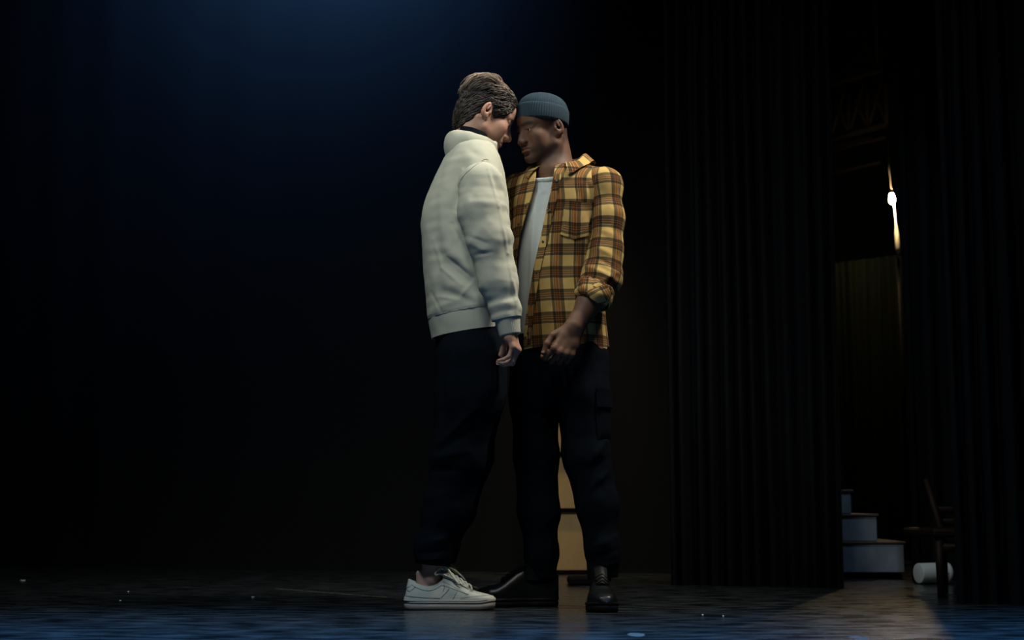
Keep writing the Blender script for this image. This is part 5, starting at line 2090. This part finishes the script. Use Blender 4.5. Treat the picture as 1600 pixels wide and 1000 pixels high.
    fl = [(945, 690, 925, 720, 6, 0.007), (950, 715, 915, 735, 6, -0.006), (952, 735, 925, 760, 6, 0.006), (958, 840, 930, 855, 6, 0.006), (960, 860, 930, 872, 5, -0.006),
          (962, 880, 928, 886, 4, 0.006), (930, 560, 940, 640, 6, 0.004), (905, 580, 900, 680, 7, -0.005), (868, 700, 850, 730, 6, 0.005), (870, 800, 850, 820, 6, 0.005)]
    V = folds(V, N, fl, YR - 0.15)
    V = V + N * (noise3(V * [1, 1, 0.5], 12) * 0.005 + noise3(V, 30) * 0.0018)[:, None]
    tV, tN = V, N
    V, Q = clip(V, Q, V[:, 2] - 0.102)
    trs = mesh_obj('trousers', V, Q, m_trouser_b, root, solid=0.004)
    # cargo pocket on the outer thigh, with its flap
    for nm, y0, y1, lift in (('cargo_pocket', 628, 690, 0.010), ('pocket_flap', 612, 640, 0.017)):
        pk = []
        for j in range(9):
            for i in range(9):
                y = y0 + (y1 - y0) * j / 8
                z = P(930, y, YR)[2]
                ang_ = math.radians(-62 + 95 * i / 8)
                cx_ = np.interp(z, [legL[2][2], legL[1][2]], [legL[2][0], legL[1][0]])
                cy_ = np.interp(z, [legL[2][2], legL[1][2]], [legL[2][1], legL[1][1]])
                dr = np.array([math.cos(ang_), math.sin(ang_)])
                r_ = np.interp(z, [legL[2][2], legL[1][2]], [0.078, 0.092]) + lift - (0.006 if i in (0, 8) or (j in (0, 8) and nm == 'cargo_pocket') else 0)
                pk.append((cx_ + dr[0] * r_, cy_ + dr[1] * r_, z))
        mesh_obj(nm, np.array(pk), np.array(grid_faces(9, 9))[:, ::-1], m_trouser_b, trs, solid=0.006)

    # ---- boots
    toe = floor_at(944, 958)
    build_boot(shoe_frame((toe[0] - 0.003, toe[1] + 0.295, 0), math.radians(-89)), root, 1)
    hl = P(873, 945, YR - 0.03)
    build_boot(shoe_frame((hl[0], YR - 0.025, 0), math.radians(184)), root, -1)
    return hf


m_nail_b = mat('finger_nail_brown', (0.34, 0.19, 0.13), 0.35)
add_bump(m_nail_b, 50, 0.05, 0.0003)


def build_beanie(hf, root):
    nu = 264
    tilt = math.radians(-15)                                # brim lower at the back
    ct, st_ = math.cos(tilt), math.sin(tilt)
    c0 = np.array([-0.010, 0, 0.064])

    def ring(z, a, b, ribs, cx=0.0, ph=0.0):
        out = []
        for i in range(nu):
            t = 2 * math.pi * i / nu
            r = 1 + ribs * math.cos(66 * t + ph)
            q = np.array([a * math.cos(t) * r + cx, b * math.sin(t) * r, z])
            q = np.array([q[0] * ct + q[2] * st_, q[1], -q[0] * st_ + q[2] * ct])
            out.append(c0 + q)
        return out
    W = []
    dome = [(-0.0120, 0.0942, 0.0793), (0.0100, 0.0947, 0.0798), (0.0300, 0.0934, 0.0784), (0.0396, 0.0893, 0.0746), (0.0499, 0.0826, 0.0689), (0.0593, 0.0723, 0.0603),
            (0.0671, 0.0590, 0.0494), (0.0727, 0.0429, 0.0361), (0.0761, 0.0259, 0.0228), (0.0774, 0.0107, 0.0100), (0.0772, 0.0013, 0.0014)]
    for z, a, b in dome:
        W += ring(z, a, b, 0.010, cx=-0.004 * max(0, z) / 0.09)
    cap = mesh_obj('beanie', hf.to_world(np.array(W)), np.array(grid_faces(nu, len(dome), True)), m_beanie, root)
    W = []
    cuff = [(-0.0300, 0.0924, 0.0774), (-0.0345, 0.0947, 0.0798), (-0.0340, 0.0978, 0.0831), (-0.0280, 0.0999, 0.0853), (-0.0100, 0.1007, 0.0863), (0.0080, 0.1005, 0.0860),
            (0.0180, 0.0993, 0.0847), (0.0225, 0.0971, 0.0825), (0.0225, 0.0947, 0.0800), (0.0180, 0.0934, 0.0784)]
    for z, a, b in cuff:
        W += ring(z, a, b, 0.009)
    mesh_obj('cuff', hf.to_world(np.array(W)), np.array(grid_faces(nu, len(cuff), True)), m_beanie, cap)


def build_boot(fr, root, side):
    L = 0.295
    ol = sole_outline(L, side=side, wid=1.13)
    spring = lambda z: (lambda x: z + 0.006 * sstep(0.78 * L, L, x))
    V, Fc = ring_stack(ol, [(spring(0.0005), 0.004), (spring(0.003), 0.001), (spring(0.016), 0.0), (spring(0.018), 0.002), (spring(0.020), 0.002), (spring(0.021), -0.001),
                            (spring(0.027), -0.001), (spring(0.029), 0.002), (spring(0.030), 0.008)])
    top = lambda t: np.interp(t, [0, 0.05, 0.15, 0.30, 0.42, 0.50, 0.58, 0.66, 0.74, 0.84, 0.92, 0.97, 1.0],
                              [0.105, 0.108, 0.112, 0.122, 0.126, 0.116, 0.100, 0.084, 0.072, 0.066, 0.059, 0.050, 0.032])
    U, UF, prm = shoe_upper(L, top, 1.09, 0.026, side, box=0.66, lean=0.0)
    # creases over the vamp
    t = U[:, 0] / L
    cr = np.exp(-((t - 0.64) / 0.05) ** 2) * np.sin(t * 150 + 12 * np.abs(U[:, 1])) * 0.0012
    U = U + np.stack([np.zeros(len(U)), np.zeros(len(U)), cr * (U[:, 2] > 0.045)], 1)
    boot = mesh_obj('boot', fr.to_world(U), UF, m_boot, root)
    mesh_obj('sole', fr.to_world(V), Fc, m_boot_sole, boot)
    # shaft
    nu = 40
    W = []
    for z, a, b, cx in ((0.090, 0.058, 0.040, 0.080), (0.115, 0.052, 0.041, 0.074), (0.14, 0.049, 0.042, 0.070), (0.175, 0.050, 0.044, 0.068), (0.20, 0.051, 0.045, 0.068), (0.202, 0.047, 0.041, 0.068)):
        for i in range(nu):
            an = 2 * math.pi * i / nu
            W.append((cx + a * math.cos(an), b * math.sin(an), z))
    mesh_obj('shaft', fr.to_world(np.array(W)), np.array(grid_faces(nu, 6, True)), m_boot, boot)
    N = normals(U, UF)
    if N[:, 2].mean() < 0:
        N = -N
    # toe cap and facings
    g = np.minimum(U[:, 0] / L - 0.76, U[:, 2] - 0.028)
    a, b = clip(U + N * 0.0014, UF, g)
    mesh_obj('toe_cap', fr.to_world(a), b, m_boot, boot)
    tongue = []
    for tt, z, w in ((0.40, 0.140, 0.020), (0.46, 0.131, 0.020), (0.54, 0.111, 0.019), (0.62, 0.094, 0.017), (0.67, 0.084, 0.014)):
        for i in range(9):
            v = (i / 8 - 0.5) * 2
            tongue.append((tt * L, v * w, z + 0.003 - 0.007 * v * v))
    mesh_obj('tongue', fr.to_world(np.array(tongue)), np.array(grid_faces(9, 5)), m_boot, boot, solid=0.004)
    for i in range(5):
        f = i / 4
        tt = 0.43 + 0.20 * f
        z = top(tt) + 0.0055
        w = 0.019
        p = curve3([(tt * L - 0.004, -w, z - 0.009), (tt * L, -w * 0.5, z), (tt * L + 0.004, 0, z + 0.002), (tt * L + 0.009, w * 0.5, z - 0.002), (tt * L + 0.012, w, z - 0.010)], 12)
        for c in (p, p * [1, -1, 1] + [0, 0, 0.001]):
            v, fc = tube(fr.to_world(c), 0.0022, 6)
            mesh_obj('lace', v, fc, m_boot_sole, boot)
        for sd in (-1, 1):
            c = np.array([tt * L + 0.004, sd * w * 1.02, z - 0.0085])
            v, fc = tube(fr.to_world(np.array([c, c + [0, sd * 0.001, 0.002]])), [0.0034, 0.0028], 10)
            mesh_obj('eyelet', v, fc, m_black_metal, boot)


HL = build_left_man()
HR = build_right_man()
